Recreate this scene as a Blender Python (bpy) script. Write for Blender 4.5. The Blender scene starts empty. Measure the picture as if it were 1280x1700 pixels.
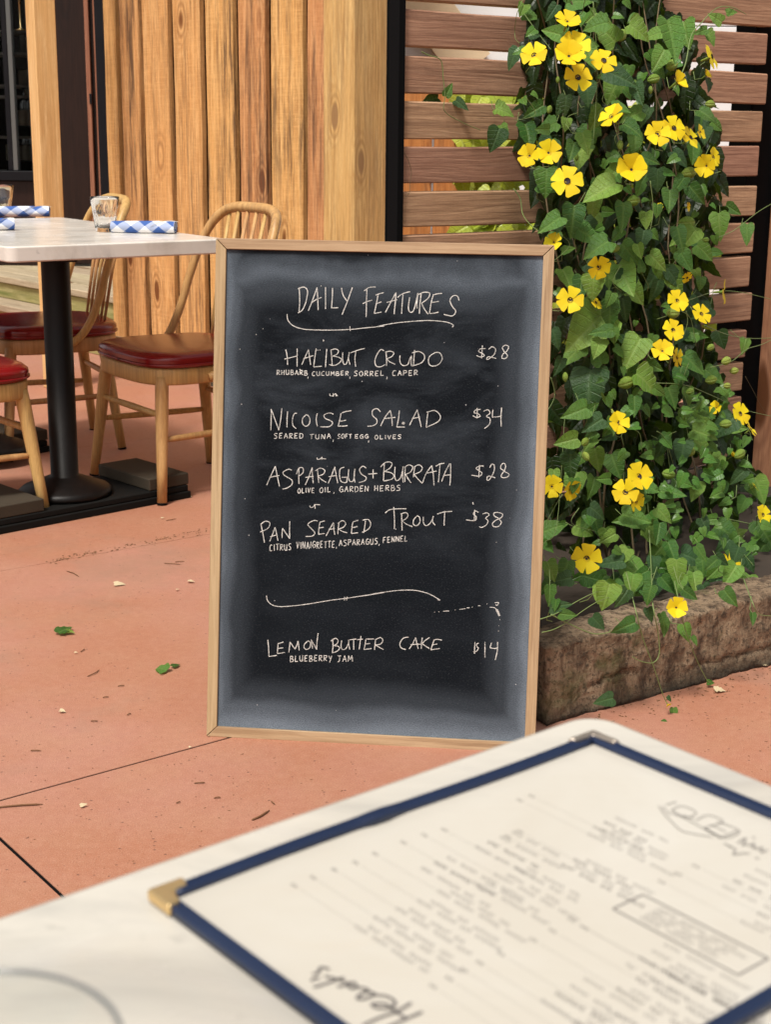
import bpy, bmesh, math, random
from mathutils import Vector, Matrix
random.seed(7)
S = bpy.context.scene
COL = S.collection
R = math.radians

# ------------------------------------------------------------------ camera
F, CX, CY, PITCH, ROLL, H = 2450., 640., 850., R(14.5), R(0.6), 1.09
fwd = Vector((0, math.cos(PITCH), -math.sin(PITCH)))
_r0 = Vector((1, 0, 0)); _u0 = _r0.cross(fwd)
RT = _r0*math.cos(ROLL) + _u0*math.sin(ROLL)
UP = _u0*math.cos(ROLL) - _r0*math.sin(ROLL)
CAM = Vector((0, 0, H))
cd = bpy.data.cameras.new('camera'); cam = bpy.data.objects.new('camera', cd); COL.objects.link(cam)
cam.matrix_world = Matrix(((RT.x, UP.x, -fwd.x, 0), (RT.y, UP.y, -fwd.y, 0), (RT.z, UP.z, -fwd.z, H), (0, 0, 0, 1)))
cd.sensor_fit = 'VERTICAL'; cd.sensor_height = 36; cd.sensor_width = 27.1; cd.lens = 36*F/1700
cd.clip_start = 0.02; cd.clip_end = 400
cd.dof.use_dof = True; cd.dof.focus_distance = 2.66; cd.dof.aperture_fstop = 16
S.camera = cam

# ------------------------------------------------------------------ light
w = bpy.data.worlds.new('World'); S.world = w; w.use_nodes = True
nt = w.node_tree; bg = nt.nodes['Background']
sky = nt.nodes.new('ShaderNodeTexSky'); sky.sky_type = 'NISHITA'; sky.sun_disc = False
SUN_EL, SUN_AZ = R(60), R(208)          # azimuth clockwise from +Y
sky.sun_elevation = SUN_EL; sky.sun_rotation = SUN_AZ
sky.dust_density = 3.0; sky.air_density = 1.0; sky.ozone_density = 1.0
hsv = nt.nodes.new('ShaderNodeHueSaturation'); hsv.inputs['Saturation'].default_value = 0.25
mxw = nt.nodes.new('ShaderNodeMix'); mxw.data_type = 'RGBA'; mxw.blend_type = 'MULTIPLY'; mxw.inputs[0].default_value = 1
mxw.inputs[7].default_value = (1.0, 0.96, 0.905, 1)      # thin bright overcast: warm white sky
nt.links.new(sky.outputs[0], hsv.inputs['Color']); nt.links.new(hsv.outputs[0], mxw.inputs[6])
nt.links.new(mxw.outputs[2], bg.inputs[0]); bg.inputs[1].default_value = 0.06
sd = bpy.data.lights.new('sun', 'SUN'); so = bpy.data.objects.new('sun', sd); COL.objects.link(so)
sd.energy = 1.5; sd.angle = R(11); sd.color = (1, 0.95, 0.87)
sdir = Vector((math.sin(SUN_AZ)*math.cos(SUN_EL), math.cos(SUN_AZ)*math.cos(SUN_EL), math.sin(SUN_EL)))
so.rotation_euler = sdir.to_track_quat('Z', 'Y').to_euler()
S.view_settings.view_transform = 'Standard'; S.view_settings.look = 'None'
S.view_settings.gamma = 1; S.view_settings.use_curve_mapping = False
S.view_settings.exposure = 1.3
S.cycles.max_bounces = 10; S.cycles.transparent_max_bounces = 12; S.cycles.use_denoising = True
S.cycles.caustics_reflective = False; S.cycles.caustics_refractive = False

# ------------------------------------------------------------------ pixel of the photo -> point in the place
def ray(px, py): return fwd + RT*((px-CX)/F) - UP*((py-CY)/F)
def onz(px, py, z=0.):
    d = ray(px, py); return CAM + d*((z-H)/d.z)
def onpl(px, py, p, n):
    d = ray(px, py); return CAM + d*((p-CAM).dot(n)/d.dot(n))
def ony(px, py, y): return onpl(px, py, Vector((0, y, 0)), Vector((0, 1, 0)))
def depth_of(p): return (p-CAM).dot(fwd)
V = Vector

# ------------------------------------------------------------------ object helpers
def tagp(o, label=None, cat=None, group=None, kind=None):
    if label: o['label'] = label
    if cat: o['category'] = cat
    if group: o['group'] = group
    if kind: o['kind'] = kind
    return o
def empty(name, loc=(0, 0, 0), rz=0., label=None, cat=None, group=None, kind=None):
    o = bpy.data.objects.new(name, None); COL.objects.link(o); o.location = loc; o.rotation_euler = (0, 0, rz)
    o.empty_display_size = .05
    return tagp(o, label, cat, group, kind)
def link(name, me, m=None, parent=None, loc=None, mat=None):
    o = bpy.data.objects.new(name, me); COL.objects.link(o)
    if m and not me.materials: me.materials.append(m)
    if parent: o.parent = parent
    if mat is not None: o.matrix_basis = mat
    elif loc is not None: o.location = loc
    return o
def copy_tree(o, parent=None):
    c = o.copy(); COL.objects.link(c)
    if parent: c.parent = parent
    for ch in o.children: copy_tree(ch, c)
    return c

class MB:
    def __init__(s): s.v = []; s.f = []; s.sm = []; s.uv = None
    def add(s, vs, fs, smooth=False):
        b = len(s.v); s.v += [tuple(x) for x in vs]; s.f += [tuple(i+b for i in q) for q in fs]; s.sm += [smooth]*len(fs)
    def box(s, a, b, jit=0.):
        x0, y0, z0 = a; x1, y1, z1 = b
        vs = [(x, y, z) for x in (x0, x1) for y in (y0, y1) for z in (z0, z1)]
        if jit: vs = [tuple(c+random.uniform(-jit, jit) for c in q) for q in vs]
        s.add(vs, [(0, 1, 3, 2), (4, 6, 7, 5), (0, 4, 5, 1), (2, 3, 7, 6), (0, 2, 6, 4), (1, 5, 7, 3)])
    def plank(s, L, W, T, ch=.002, seg=4, wob=.001, x0=0.):
        """plank along +X from x0, centred on y and z, with eased edges and slightly wavy arrises"""
        hw, ht = W/2, T/2
        sec = [(-hw+ch, -ht), (hw-ch, -ht), (hw, -ht+ch), (hw, ht-ch), (hw-ch, ht), (-hw+ch, ht), (-hw, ht-ch), (-hw, -ht+ch)]
        vs = []
        for i in range(seg+1):
            dl, dr = random.uniform(-wob, wob), random.uniform(-wob, wob)
            for (y, z) in sec: vs.append((x0+L*i/seg, y+(dr if y > 0 else dl), z))
        fs = [(i*8+k, i*8+(k+1) % 8, (i+1)*8+(k+1) % 8, (i+1)*8+k) for i in range(seg) for k in range(8)]
        fs += [tuple(range(7, -1, -1)), tuple(seg*8+k for k in range(8))]
        s.add(vs, fs)
    def tube(s, pts, r, n=8, cap=True, flat=1.):
        pts = [V(p) for p in pts]; m = len(pts)
        rr = r if isinstance(r, (list, tuple)) else [r]*m
        t0 = (pts[1]-pts[0]).normalized(); a = V((0, 0, 1)) if abs(t0.z) < .9 else V((1, 0, 0))
        nx = (a - t0*a.dot(t0)).normalized(); vs = []
        for i, p in enumerate(pts):
            t = ((pts[min(i+1, m-1)]-pts[max(i-1, 0)])).normalized()
            nx = (nx - t*nx.dot(t)).normalized(); ny = t.cross(nx)
            for k in range(n):
                an = 2*math.pi*k/n
                vs.append(p + nx*(math.cos(an)*rr[i]*flat) + ny*(math.sin(an)*rr[i]))
        fs = [(i*n+k, i*n+(k+1) % n, (i+1)*n+(k+1) % n, (i+1)*n+k) for i in range(m-1) for k in range(n)]
        if cap: fs += [tuple(range(n-1, -1, -1)), tuple((m-1)*n+k for k in range(n))]
        s.add(vs, fs, True)
    def lathe(s, prof, n=32, c=(0, 0, 0), rf=None):
        vs = []
        for i, (r, z) in enumerate(prof):
            for k in range(n):
                an = 2*math.pi*k/n; q = r*(rf(an, z) if rf else 1)
                vs.append((c[0]+q*math.cos(an), c[1]+q*math.sin(an), c[2]+z))
        fs = [(i*n+k, i*n+(k+1) % n, (i+1)*n+(k+1) % n, (i+1)*n+k) for i in range(len(prof)-1) for k in range(n)]
        s.add(vs, fs, True)
    def prism(s, poly, z0, z1):
        n = len(poly)
        s.add([(x, y, z0) for x, y in poly]+[(x, y, z1) for x, y in poly],
              [tuple(range(n-1, -1, -1)), tuple(range(n, 2*n))]+[(i, (i+1) % n, n+(i+1) % n, n+i) for i in range(n)])
    def ribbon(s, pts, wd, nrm, lift=0.):
        """flat stroke of width wd (number or list) on a surface with normal nrm"""
        m = len(pts); vs = []
        for i, p in enumerate(pts):
            t = (pts[min(i+1, m-1)]-pts[max(i-1, 0)])
            if t.length < 1e-9: t = V((1, 0, 0))
            sd_ = nrm.cross(t.normalized()); ww = (wd[i] if isinstance(wd, list) else wd)/2
            vs += [p+sd_*ww+nrm*lift, p-sd_*ww+nrm*lift]
        s.add(vs, [(2*i, 2*i+1, 2*i+3, 2*i+2) for i in range(m-1)])
    def mesh(s, name, m=None):
        me = bpy.data.meshes.new(name); me.from_pydata(s.v, [], s.f); me.validate(); me.update()
        if len(me.polygons) == len(s.sm): me.polygons.foreach_set('use_smooth', s.sm)
        if m: me.materials.append(m)
        return me
    def obj(s, name, m=None, parent=None, mat=None, loc=None, bevel=0., bseg=2, fix=True):
        me = s.mesh(name, m)
        if fix:
            bm = bmesh.new(); bm.from_mesh(me); bmesh.ops.recalc_face_normals(bm, faces=bm.faces); bm.to_mesh(me); bm.free()
        o = link(name, me, None, parent, loc, mat)
        if bevel:
            b = o.modifiers.new('bevel', 'BEVEL'); b.width = bevel; b.segments = bseg; b.limit_method = 'ANGLE'; b.angle_limit = R(35); b.harden_normals = True
            for p in me.polygons: p.use_smooth = True
        return o
def frame(o, ax, ay):
    """matrix with local X = ax, local Y = ay (made square), at o"""
    ax = V(ax).normalized(); az = ax.cross(V(ay)).normalized(); ay = az.cross(ax)
    return Matrix(((ax.x, ay.x, az.x, o[0]), (ax.y, ay.y, az.y, o[1]), (ax.z, ay.z, az.z, o[2]), (0, 0, 0, 1)))
def crom(pts, k=5):
    """smooth curve through the points"""
    pts = [V(p) for p in pts]
    if len(pts) < 3: return pts
    out = []
    for i in range(len(pts)-1):
        p0, p1, p2, p3 = pts[max(i-1, 0)], pts[i], pts[i+1], pts[min(i+2, len(pts)-1)]
        for j in range(k):
            t = j/k
            out.append(.5*((2*p1)+(p2-p0)*t+(2*p0-5*p1+4*p2-p3)*t*t+(3*p1-p0-3*p2+p3)*t**3))
    return out+[pts[-1]]

# ------------------------------------------------------------------ materials
class NT:
    def __init__(s, name):
        s.m = bpy.data.materials.new(name); s.m.use_nodes = True; s.t = s.m.node_tree
        s.b = s.t.nodes['Principled BSDF']; s.out = s.t.nodes['Material Output']
    def n(s, ty, **kw):
        x = s.t.nodes.new(ty)
        for k, v in kw.items():
            if k.startswith('i_'):
                key = k[2:].replace('_', ' '); key = int(key) if key.isdigit() else key
                x.inputs[key].default_value = v
            else: setattr(x, k, v)
        return x
    def l(s, a, b): s.t.links.new(a, b); return s
    def math(s, op, a, b=None, c=None, clamp=False):
        x = s.t.nodes.new('ShaderNodeMath'); x.operation = op; x.use_clamp = clamp
        for i, q in enumerate((a, b, c)):
            if q is None: continue
            if isinstance(q, (int, float)): x.inputs[i].default_value = q
            else: s.l(q, x.inputs[i])
        return x.outputs[0]
    def mix(s, f, a, b, mode='MIX'):
        x = s.t.nodes.new('ShaderNodeMix'); x.data_type = 'RGBA'; x.blend_type = mode
        if isinstance(f, (int, float)): x.inputs[0].default_value = f
        else: s.l(f, x.inputs[0])
        for q, i in ((a, 6), (b, 7)):
            if isinstance(q, tuple): x.inputs[i].default_value = (*q[:3], 1)
            else: s.l(q, x.inputs[i])
        return x.outputs[2]
    def ramp(s, f, stops, interp='LINEAR'):
        x = s.t.nodes.new('ShaderNodeValToRGB'); x.color_ramp.interpolation = interp; e = x.color_ramp.elements
        while len(e) < len(stops): e.new(.5)
        for q, (p, c) in zip(e, stops):
            q.position = p; q.color = (*c, 1) if isinstance(c, tuple) else (c, c, c, 1)
        s.l(f, x.inputs[0]); return x.outputs[0]
    def map(s, vec, sc=(1, 1, 1), loc=(0, 0, 0), rot=(0, 0, 0)):
        x = s.t.nodes.new('ShaderNodeMapping'); x.inputs[1].default_value = loc; x.inputs[2].default_value = rot; x.inputs[3].default_value = sc
        s.l(vec, x.inputs[0]); return x.outputs[0]
    def noise(s, vec, sc, det=4, rough=.55, dist=0., color=False):
        x = s.n('ShaderNodeTexNoise'); x.inputs['Scale'].default_value = sc; x.inputs['Detail'].default_value = det
        x.inputs['Roughness'].default_value = rough; x.inputs['Distortion'].default_value = dist
        if vec is not None: s.l(vec, x.inputs['Vector'])
        return x.outputs[1 if color else 0]
    def bump(s, h, strength=.3, dist=.002, prev=None):
        x = s.n('ShaderNodeBump'); x.inputs['Strength'].default_value = strength; x.inputs['Distance'].default_value = dist
        s.l(h, x.inputs['Height'])
        if prev is not None: s.l(prev, x.inputs['Normal'])
        s.l(x.outputs[0], s.b.inputs['Normal']); return x.outputs[0]
    def coord(s, rnd=True, which='Object'):
        tc = s.n('ShaderNodeTexCoord').outputs[which]
        if not rnd: return tc
        oi = s.n('ShaderNodeObjectInfo').outputs['Random']
        cb = s.n('ShaderNodeCombineXYZ')
        for i, k in enumerate((41., 23., 17.)): s.l(s.math('MULTIPLY', oi, k), cb.inputs[i])
        va = s.n('ShaderNodeVectorMath', operation='ADD'); s.l(tc, va.inputs[0]); s.l(cb.outputs[0], va.inputs[1])
        return va.outputs[0]
    def rnd(s): return s.n('ShaderNodeObjectInfo').outputs['Random']
    def base(s, c):
        if isinstance(c, tuple): s.b.inputs['Base Color'].default_value = (*c[:3], 1)
        else: s.l(c, s.b.inputs['Base Color'])
    def set(s, rough=None, metal=None, spec=None):
        if rough is not None:
            if isinstance(rough, (int, float)): s.b.inputs['Roughness'].default_value = rough
            else: s.l(rough, s.b.inputs['Roughness'])
        if metal is not None: s.b.inputs['Metallic'].default_value = metal
        if spec is not None: s.b.inputs['Specular IOR Level'].default_value = spec

def wood(name, light, mid, dark, knot=(.12, .045, .015), grain=1., knots=(1.6, 6.), weather=0., wcol=(.08, .06, .045), rough=.62, ax='X', var=.25, band=9., bumpd=.0012):
    """planks grained along local X (or Z): growth bands, fine fibres, knots with rings, weather streaks"""
    q = NT(name); co = q.coord()
    if ax == 'Z': co = q.map(co, rot=(0, R(90), 0))
    nz = q.noise(q.map(co, (1.2, 5, 5)), 1.6, 2, .5, color=True)
    dv = q.n('ShaderNodeVectorMath', operation='MULTIPLY_ADD'); q.l(nz, dv.inputs[0]); dv.inputs[1].default_value = (.0, .05, .05); q.l(co, dv.inputs[2])
    # knots
    vo = q.n('ShaderNodeTexVoronoi', feature='F1'); vo.inputs['Scale'].default_value = 1; vo.inputs['Randomness'].default_value = 1
    q.l(q.map(dv.outputs[0], (knots[0], knots[1], knots[1])), vo.inputs['Vector'])
    d = vo.outputs['Distance']
    near = q.ramp(d, [(.0, 1.), (.30, 0.)])
    # grain bends round the knots
    bend = q.math('MULTIPLY', near, .055)
    cb = q.n('ShaderNodeCombineXYZ'); q.l(bend, cb.inputs[1]); q.l(bend, cb.inputs[2])
    av = q.n('ShaderNodeVectorMath', operation='ADD'); q.l(dv.outputs[0], av.inputs[0]); q.l(cb.outputs[0], av.inputs[1])
    bands = q.noise(q.map(av.outputs[0], (.35, band, band)), 2.4, 3, .6)
    bands2 = q.math('SINE', q.math('MULTIPLY', bands, 46.))
    b2 = q.math('MULTIPLY_ADD', bands2, .5, .5)
    fib = q.noise(q.map(co, (2.2, 75, 75)), 1.6, 6, .72)
    saw = q.noise(q.map(co, (210, 12, 12)), 1., 2, .5)
    col = q.mix(q.math('MULTIPLY', b2, .75*grain, clamp=True), light, mid)
    col = q.mix(q.math('MULTIPLY', q.ramp(fib, [(.46, 0.), (.62, 1.)]), .7*grain), col, dark)
    fine = q.noise(q.map(co, (26, 260, 260)), 1., 4, .8)
    col = q.mix(q.math('MULTIPLY', q.ramp(fine, [(.40, 0.), (.62, 1.)]), .38*grain*(1 if rough > .55 else .4)), col, dark)
    if rough > .7: col = q.mix(q.math('MULTIPLY', q.ramp(saw, [(.45, 0.), (.68, 1.)]), .30), col, light)
    big = q.noise(q.map(co, (1.1, 4, 4)), 2.2, 3, .6)
    col = q.mix(q.math('MULTIPLY', q.ramp(big, [(.35, 0.), (.7, 1.)]), .45), col, mid)
    ring = q.math('MULTIPLY_ADD', q.math('SINE', q.math('MULTIPLY', d, 95.)), .5, .5)
    col = q.mix(q.math('MULTIPLY', q.math('MULTIPLY', q.ramp(d, [(.13, 1.), (.26, 0.)]), ring), .6), col, dark)
    col = q.mix(q.ramp(d, [(.075, .95), (.11, 0.)]), col, knot)
    if weather:
        ws = q.noise(q.map(co, (1.8, 30, 30), loc=(3, 1, 7)), 1.3, 6, .75)
        wl = q.noise(q.map(co, (.7, 3, 3), loc=(1, 9, 2)), 1.7, 3, .6)
        fac = q.math('MULTIPLY', q.ramp(ws, [(.47, 0.), (.62, 1.)]), q.ramp(wl, [(.38, .0), (.58, 1.)]))
        col = q.mix(q.math('MULTIPLY', fac, weather), col, wcol)
    rv = q.math('MULTIPLY_ADD', q.rnd(), var, 1-var/2)
    h = q.n('ShaderNodeHueSaturation'); q.l(col, h.inputs['Color']); q.l(rv, h.inputs['Value'])
    q.l(q.math('MULTIPLY_ADD', q.rnd(), .02, .49), h.inputs['Hue'])
    q.base(h.outputs[0]); q.set(rough, spec=.3)
    hh = q.math('MULTIPLY_ADD', b2, .35, q.math('MULTIPLY_ADD', saw, .35, fib))
    q.bump(hh, .55, bumpd)
    return q.m

def plain(name, c, rough=.5, metal=0., spec=.5, nscale=0., namp=.15, bump=0., bscale=60., coat=0.):
    q = NT(name)
    if nscale:
        k = q.noise(q.coord(), nscale, 5, .6)
        h = q.n('ShaderNodeHueSaturation'); h.inputs['Color'].default_value = (*c, 1)
        q.l(q.math('MULTIPLY_ADD', k, namp*2, 1-namp), h.inputs['Value']); q.base(h.outputs[0])
        q.set(q.math('MULTIPLY_ADD', k, .2, rough-.1))
    else: q.base(c); q.set(rough)
    q.set(metal=metal, spec=spec)
    if bump: q.bump(q.noise(q.coord(), bscale, 4, .6), bump, .002)
    if coat: q.b.inputs['Coat Weight'].default_value = coat; q.b.inputs['Coat Roughness'].default_value = .12
    return q.m

M = {}
M['cedar'] = wood('cedar_slat', (.56, .335, .215), (.43, .24, .15), (.18, .09, .055), knot=(.07, .03, .018), knots=(2.0, 6.5), var=.22, band=11, weather=.35, wcol=(.15, .09, .07), rough=.6)
M['rough_board'] = wood('rough_sawn_board', (.80, .47, .20), (.66, .33, .115), (.26, .10, .03), knot=(.16, .05, .012), knots=(2.0, 5.2), weather=.95, wcol=(.13, .07, .035), ax='Z', var=.22, band=6, rough=.75, bumpd=.002)
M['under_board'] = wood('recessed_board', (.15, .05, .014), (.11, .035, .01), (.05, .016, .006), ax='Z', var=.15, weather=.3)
M['post_wood'] = wood('post_wood', (.76, .50, .22), (.64, .37, .14), (.32, .16, .055), knot=(.30, .16, .07), knots=(1.9, 5.), ax='Z', var=.06, band=6, weather=.7, wcol=(.34, .20, .09))
M['pale_post'] = wood('pale_post_wood', (.84, .60, .28), (.76, .49, .19), (.55, .32, .11), knot=(.28, .13, .04), knots=(1.2, 4.), ax='Z', var=.05, band=4)
M['red_post'] = wood('red_post_wood', (.46, .24, .13), (.38, .18, .09), (.2, .09, .05), ax='Z', var=.05, band=5, knots=(1., 4.))
M['dark_door'] = wood('dark_door_wood', (.026, .011, .0065), (.018, .0075, .0045), (.008, .004, .003), knot=(.01, .005, .004), ax='Z', var=.05, band=5, knots=(1., 4.), rough=.4)
M['jamb'] = wood('red_jamb_wood', (.36, .15, .10), (.30, .11, .07), (.18, .06, .04), ax='Z', var=.05, knots=(.5, 2.), rough=.4)
M['orange_board'] = wood('orange_fence_board', (.60, .26, .08), (.50, .19, .05), (.25, .08, .02), ax='Z', var=.15, weather=.3)
M['deck'] = wood('deck_board', (.52, .43, .30), (.42, .33, .21), (.22, .16, .10), knots=(.9, 5.), weather=.5, wcol=(.2, .17, .1), var=.2, band=7, rough=.8)
M['moss_board'] = wood('mossy_board', (.44, .38, .17), (.33, .29, .10), (.16, .15, .05), knots=(.9, 5.), weather=.9, wcol=(.13, .15, .035), var=.15, band=5, rough=.9)
M['frame_wood'] = wood('sign_frame_wood', (.47, .335, .20), (.40, .27, .15), (.22, .135, .07), knots=(.1, .5), grain=1., var=.05, band=8, rough=.5, bumpd=.0004)
M['bent_wood'] = wood('bentwood', (.60, .37, .15), (.50, .28, .10), (.30, .15, .055), knots=(.3, 1.), grain=.8, var=.08, band=6, ax='Z', weather=.45, wcol=(.2, .12, .06), rough=.42, bumpd=.0004)
M['white_wall'] = plain('white_siding', (.80, .81, .82), .6, nscale=2., namp=.04)
M['tan'] = plain('tan_beam', (.72, .56, .36), .7, nscale=6.)
M['black_metal'] = plain('black_metal', (.008, .008, .010), .5, 0, .15, nscale=14., namp=.3)
M['black_matt'] = plain('black_matt', (.004, .004, .0045), .7, spec=.08)
M['dark_room'] = plain('dark_room', (.045, .036, .03), .9, spec=.1)
M['grey_metal'] = plain('grey_metal', (.14, .145, .14), .4, .5)
M['silver'] = plain('silver_strip', (.6, .62, .66), .25, .9)
M['iron_col'] = plain('iron_column', (.006, .0045, .004), .42, 0, .2, nscale=20., namp=.35, bump=.15, bscale=150)
M['weight'] = plain('weight_block', (.05, .040, .028), .8, 0, .2, nscale=9., namp=.3, bump=.3, bscale=90)
M['weight_edge'] = plain('weight_plate', (.007, .007, .0065), .75, 0, .15, nscale=12., namp=.4, bump=.3, bscale=80)
M['bottle'] = plain('bottle_glass', (.008, .012, .008), .12)
M['label_paper'] = plain('label_paper', (.75, .68, .52), .7)
M['shelf'] = plain('shelf_board', (.55, .5, .42), .6)
M['shrub_stem'] = plain('shrub_stem', (.12, .09, .05), .8)
M['brass'] = plain('brass_corner', (.78, .55, .26), .3, .85, nscale=40., namp=.08)
M['pewter'] = plain('corner_back', (.42, .36, .30), .35, .8)
M['soil'] = plain('soil', (.035, .024, .016), .95, nscale=20., namp=.4, bump=.8, bscale=40)
M['twig'] = plain('twig', (.16, .075, .03), .8, nscale=30.)
M['dry'] = plain('dry_petal', (.52, .42, .26), .8, nscale=50.)
M['ink'] = plain('ink', (.12, .11, .11), .8, spec=.1)
M['ink2'] = plain('pale_ink', (.26, .245, .23), .8, spec=.1)

def mk_floor():
    q = NT('terracotta_concrete'); co = q.coord(False)
    g = q.n('ShaderNodeNewGeometry').outputs['Position']
    a = q.noise(g, 1.1, 5, .6); b = q.noise(g, 7., 5, .65); c = q.noise(g, 420., 3, .7); e = q.noise(g, 60., 4, .6)
    col = q.mix(q.ramp(a, [(.42, 0.), (.58, 1.)]), (.375, .155, .088), (.405, .185, .130))
    col = q.mix(q.math('MULTIPLY', q.ramp(b, [(.45, 0.), (.75, 1.)]), .5), col, (.40, .205, .12))
    col = q.mix(q.math('MULTIPLY', q.ramp(e, [(.4, 0.), (.8, 1.)]), .35), col, (.52, .27, .18))
    col = q.mix(q.ramp(c, [(.56, 0.), (.70, .7)]), col, (.58, .36, .27))
    col = q.mix(q.ramp(c, [(.30, .75), (.44, 0.)]), col, (.20, .075, .045))
    st = q.noise(q.map(g, (1, 1, 1), loc=(7, 3, 1)), 2.3, 6, .7)
    col = q.mix(q.ramp(st, [(.54, 0.), (.70, .55)]), col, (.30, .17, .115))
    vo = q.n('ShaderNodeTexVoronoi'); vo.inputs['Scale'].default_value = 38; q.l(g, vo.inputs['Vector'])
    pit = q.ramp(vo.outputs['Distance'], [(.06, 1.), (.11, 0.)])
    col = q.mix(q.math('MULTIPLY', pit, .7), col, (.15, .07, .045))
    q.base(col); q.set(q.math('MULTIPLY_ADD', b, .25, .5))
    n1 = q.bump(q.math('SUBTRACT', c, q.math('MULTIPLY', pit, 1.)), .5, .0016)
    q.bump(a, .25, .01, prev=n1)
    return q.m
M['floor'] = mk_floor()
def mk_marble(name, c0=(.74, .70, .64), c1=(.50, .48, .45)):
    q = NT(name); co = q.coord(False)
    d = q.noise(q.map(co, (1, 2.2, 1), rot=(0, 0, .6)), 3.2, 6, .62, dist=1.4)
    e = q.noise(q.map(co, (1, 3., 1), rot=(0, 0, .5)), 9., 5, .6, dist=.8)
    col = q.mix(q.ramp(d, [(.42, 0.), (.68, .85)]), c0, c1)
    col = q.mix(q.ramp(e, [(.56, 0.), (.78, .5)]), col, (.40, .385, .37))
    v = q.noise(co, 28, 3, .5)
    col = q.mix(q.ramp(v, [(.70, 0.), (.80, .6)]), col, (.24, .22, .20))
    bl = q.noise(q.map(co, loc=(2, 5, 1)), 7., 4, .6, dist=.5)
    col = q.mix(q.ramp(bl, [(.50, 0.), (.68, .45)]), col, (.46, .41, .34))
    q.base(col); q.set(q.math('MULTIPLY_ADD', e, .25, .12)); return q.m
M['marble'] = mk_marble('marble_top'); M['marble_near'] = mk_marble('near_marble_top', (.56, .53, .47), (.34, .33, .305))
def mk_vinyl():
    q = NT('red_vinyl'); n = q.noise(q.coord(), 5, 4, .6)
    q.base(q.mix(n, (.15, .003, .006), (.23, .010, .009))); q.set(q.math('MULTIPLY_ADD', n, .16, .14)); q.b.inputs['Coat Weight'].default_value = .15
    q.b.inputs['Coat Roughness'].default_value = .2
    q.bump(q.noise(q.coord(), 9, 2, .5), .15, .01); return q.m
M['vinyl'] = mk_vinyl()
def mk_kerb():
    q = NT('old_concrete_kerb'); g = q.n('ShaderNodeNewGeometry').outputs['Position']
    a = q.noise(g, 5, 6, .7); b = q.noise(q.map(g, (1, 1, .3)), 26, 5, .7); c = q.noise(g, 90, 5, .75)
    col = q.mix(q.ramp(a, [(.35, 0.), (.65, 1.)]), (.28, .185, .11), (.42, .31, .20))
    col = q.mix(q.ramp(b, [(.46, 0.), (.62, .9)]), col, (.075, .04, .02))
    col = q.mix(q.ramp(c, [(.50, 0.), (.62, .85)]), col, (.05, .034, .02))
    col = q.mix(q.ramp(c, [(.25, .5), (.38, 0.)]), col, (.50, .37, .24))
    ms = q.noise(q.map(g, loc=(5, 5, 5)), 9, 4, .6)
    col = q.mix(q.ramp(ms, [(.58, 0.), (.72, .55)]), col, (.10, .12, .03))
    sp = q.n('ShaderNodeSeparateXYZ'); q.l(g, sp.inputs[0])
    low = q.ramp(q.math('ADD', q.math('MULTIPLY', sp.outputs[2], 8.), q.math('MULTIPLY', a, .5)), [(.28, .85), (.6, 0.)])   # darker toward the foot
    col = q.mix(low, col, (.035, .03, .018))
    q.base(col); q.set(.92)
    q.bump(q.math('ADD', c, q.math('MULTIPLY', b, 1.5)), 1., .012); return q.m
M['kerb'] = mk_kerb()
def mk_leaf(name, c0, c1, vein):
    q = NT(name); tc = q.n('ShaderNodeTexCoord').outputs['UV']
    sp = q.n('ShaderNodeSeparateXYZ'); q.l(tc, sp.inputs[0])
    ax = q.math('ABSOLUTE', q.math('SUBTRACT', sp.outputs[0], .5))
    mid = q.ramp(ax, [(.0, 1.), (.035, 0.)])
    sv = q.math('SINE', q.math('MULTIPLY', q.math('SUBTRACT', sp.outputs[1], q.math('MULTIPLY', ax, .8)), 34.))
    side = q.ramp(sv, [(.84, 0.), (1., .8)])
    vn = q.math('MAXIMUM', mid, side)
    rn = q.rnd(); ns = q.noise(q.coord(), 26, 3, .6)
    col = q.mix(rn, c0, c1)
    hs = q.n('ShaderNodeHueSaturation'); q.l(col, hs.inputs['Color']); q.l(q.math('MULTIPLY_ADD', ns, .6, .7), hs.inputs['Value'])
    q.l(q.math('MULTIPLY_ADD', q.noise(q.n('ShaderNodeNewGeometry').outputs['Position'], 9, 2), .08, .46), hs.inputs['Hue'])
    col = q.mix(q.math('MULTIPLY', vn, .35), hs.outputs[0], vein)
    q.base(col); q.set(.38, spec=.4)
    q.bump(q.math('ADD', q.math('MULTIPLY', vn, -.8), q.math('MULTIPLY', ns, .9)), .7, .003)
    tr = q.n('ShaderNodeBsdfTranslucent'); q.l(q.mix(.5, col, (.25, .42, .03)), tr.inputs[0])
    ms = q.n('ShaderNodeMixShader'); ms.inputs[0].default_value = .25
    q.l(q.b.outputs[0], ms.inputs[1]); q.l(tr.outputs[0], ms.inputs[2]); q.l(ms.outputs[0], q.out.inputs[0]); return q.m
M['leaf'] = mk_leaf('vine_leaf', (.032, .105, .012), (.100, .230, .036), (.22, .36, .09))
M['leaf_shaded'] = mk_leaf('vine_leaf_shaded', (.007, .020, .004), (.018, .042, .008), (.03, .05, .015))  # near-black green: shade inside the vine painted into the leaf colour
M['leaf_sunlit'] = mk_leaf('vine_leaf_sunlit', (.11, .24, .03), (.19, .33, .05), (.34, .46, .14))  # yellow-green with the look of sunlight put into the colour
M['leaf_deep'] = mk_leaf('vine_leaf_deep', (.018, .062, .014), (.035, .10, .028), (.14, .24, .10))
M['leaf_lime'] = mk_leaf('lime_leaf', (.42, .48, .05), (.30, .42, .06), (.6, .62, .2))
M['bud'] = mk_leaf('bud_green', (.20, .33, .04), (.34, .46, .08), (.5, .55, .16))
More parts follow.
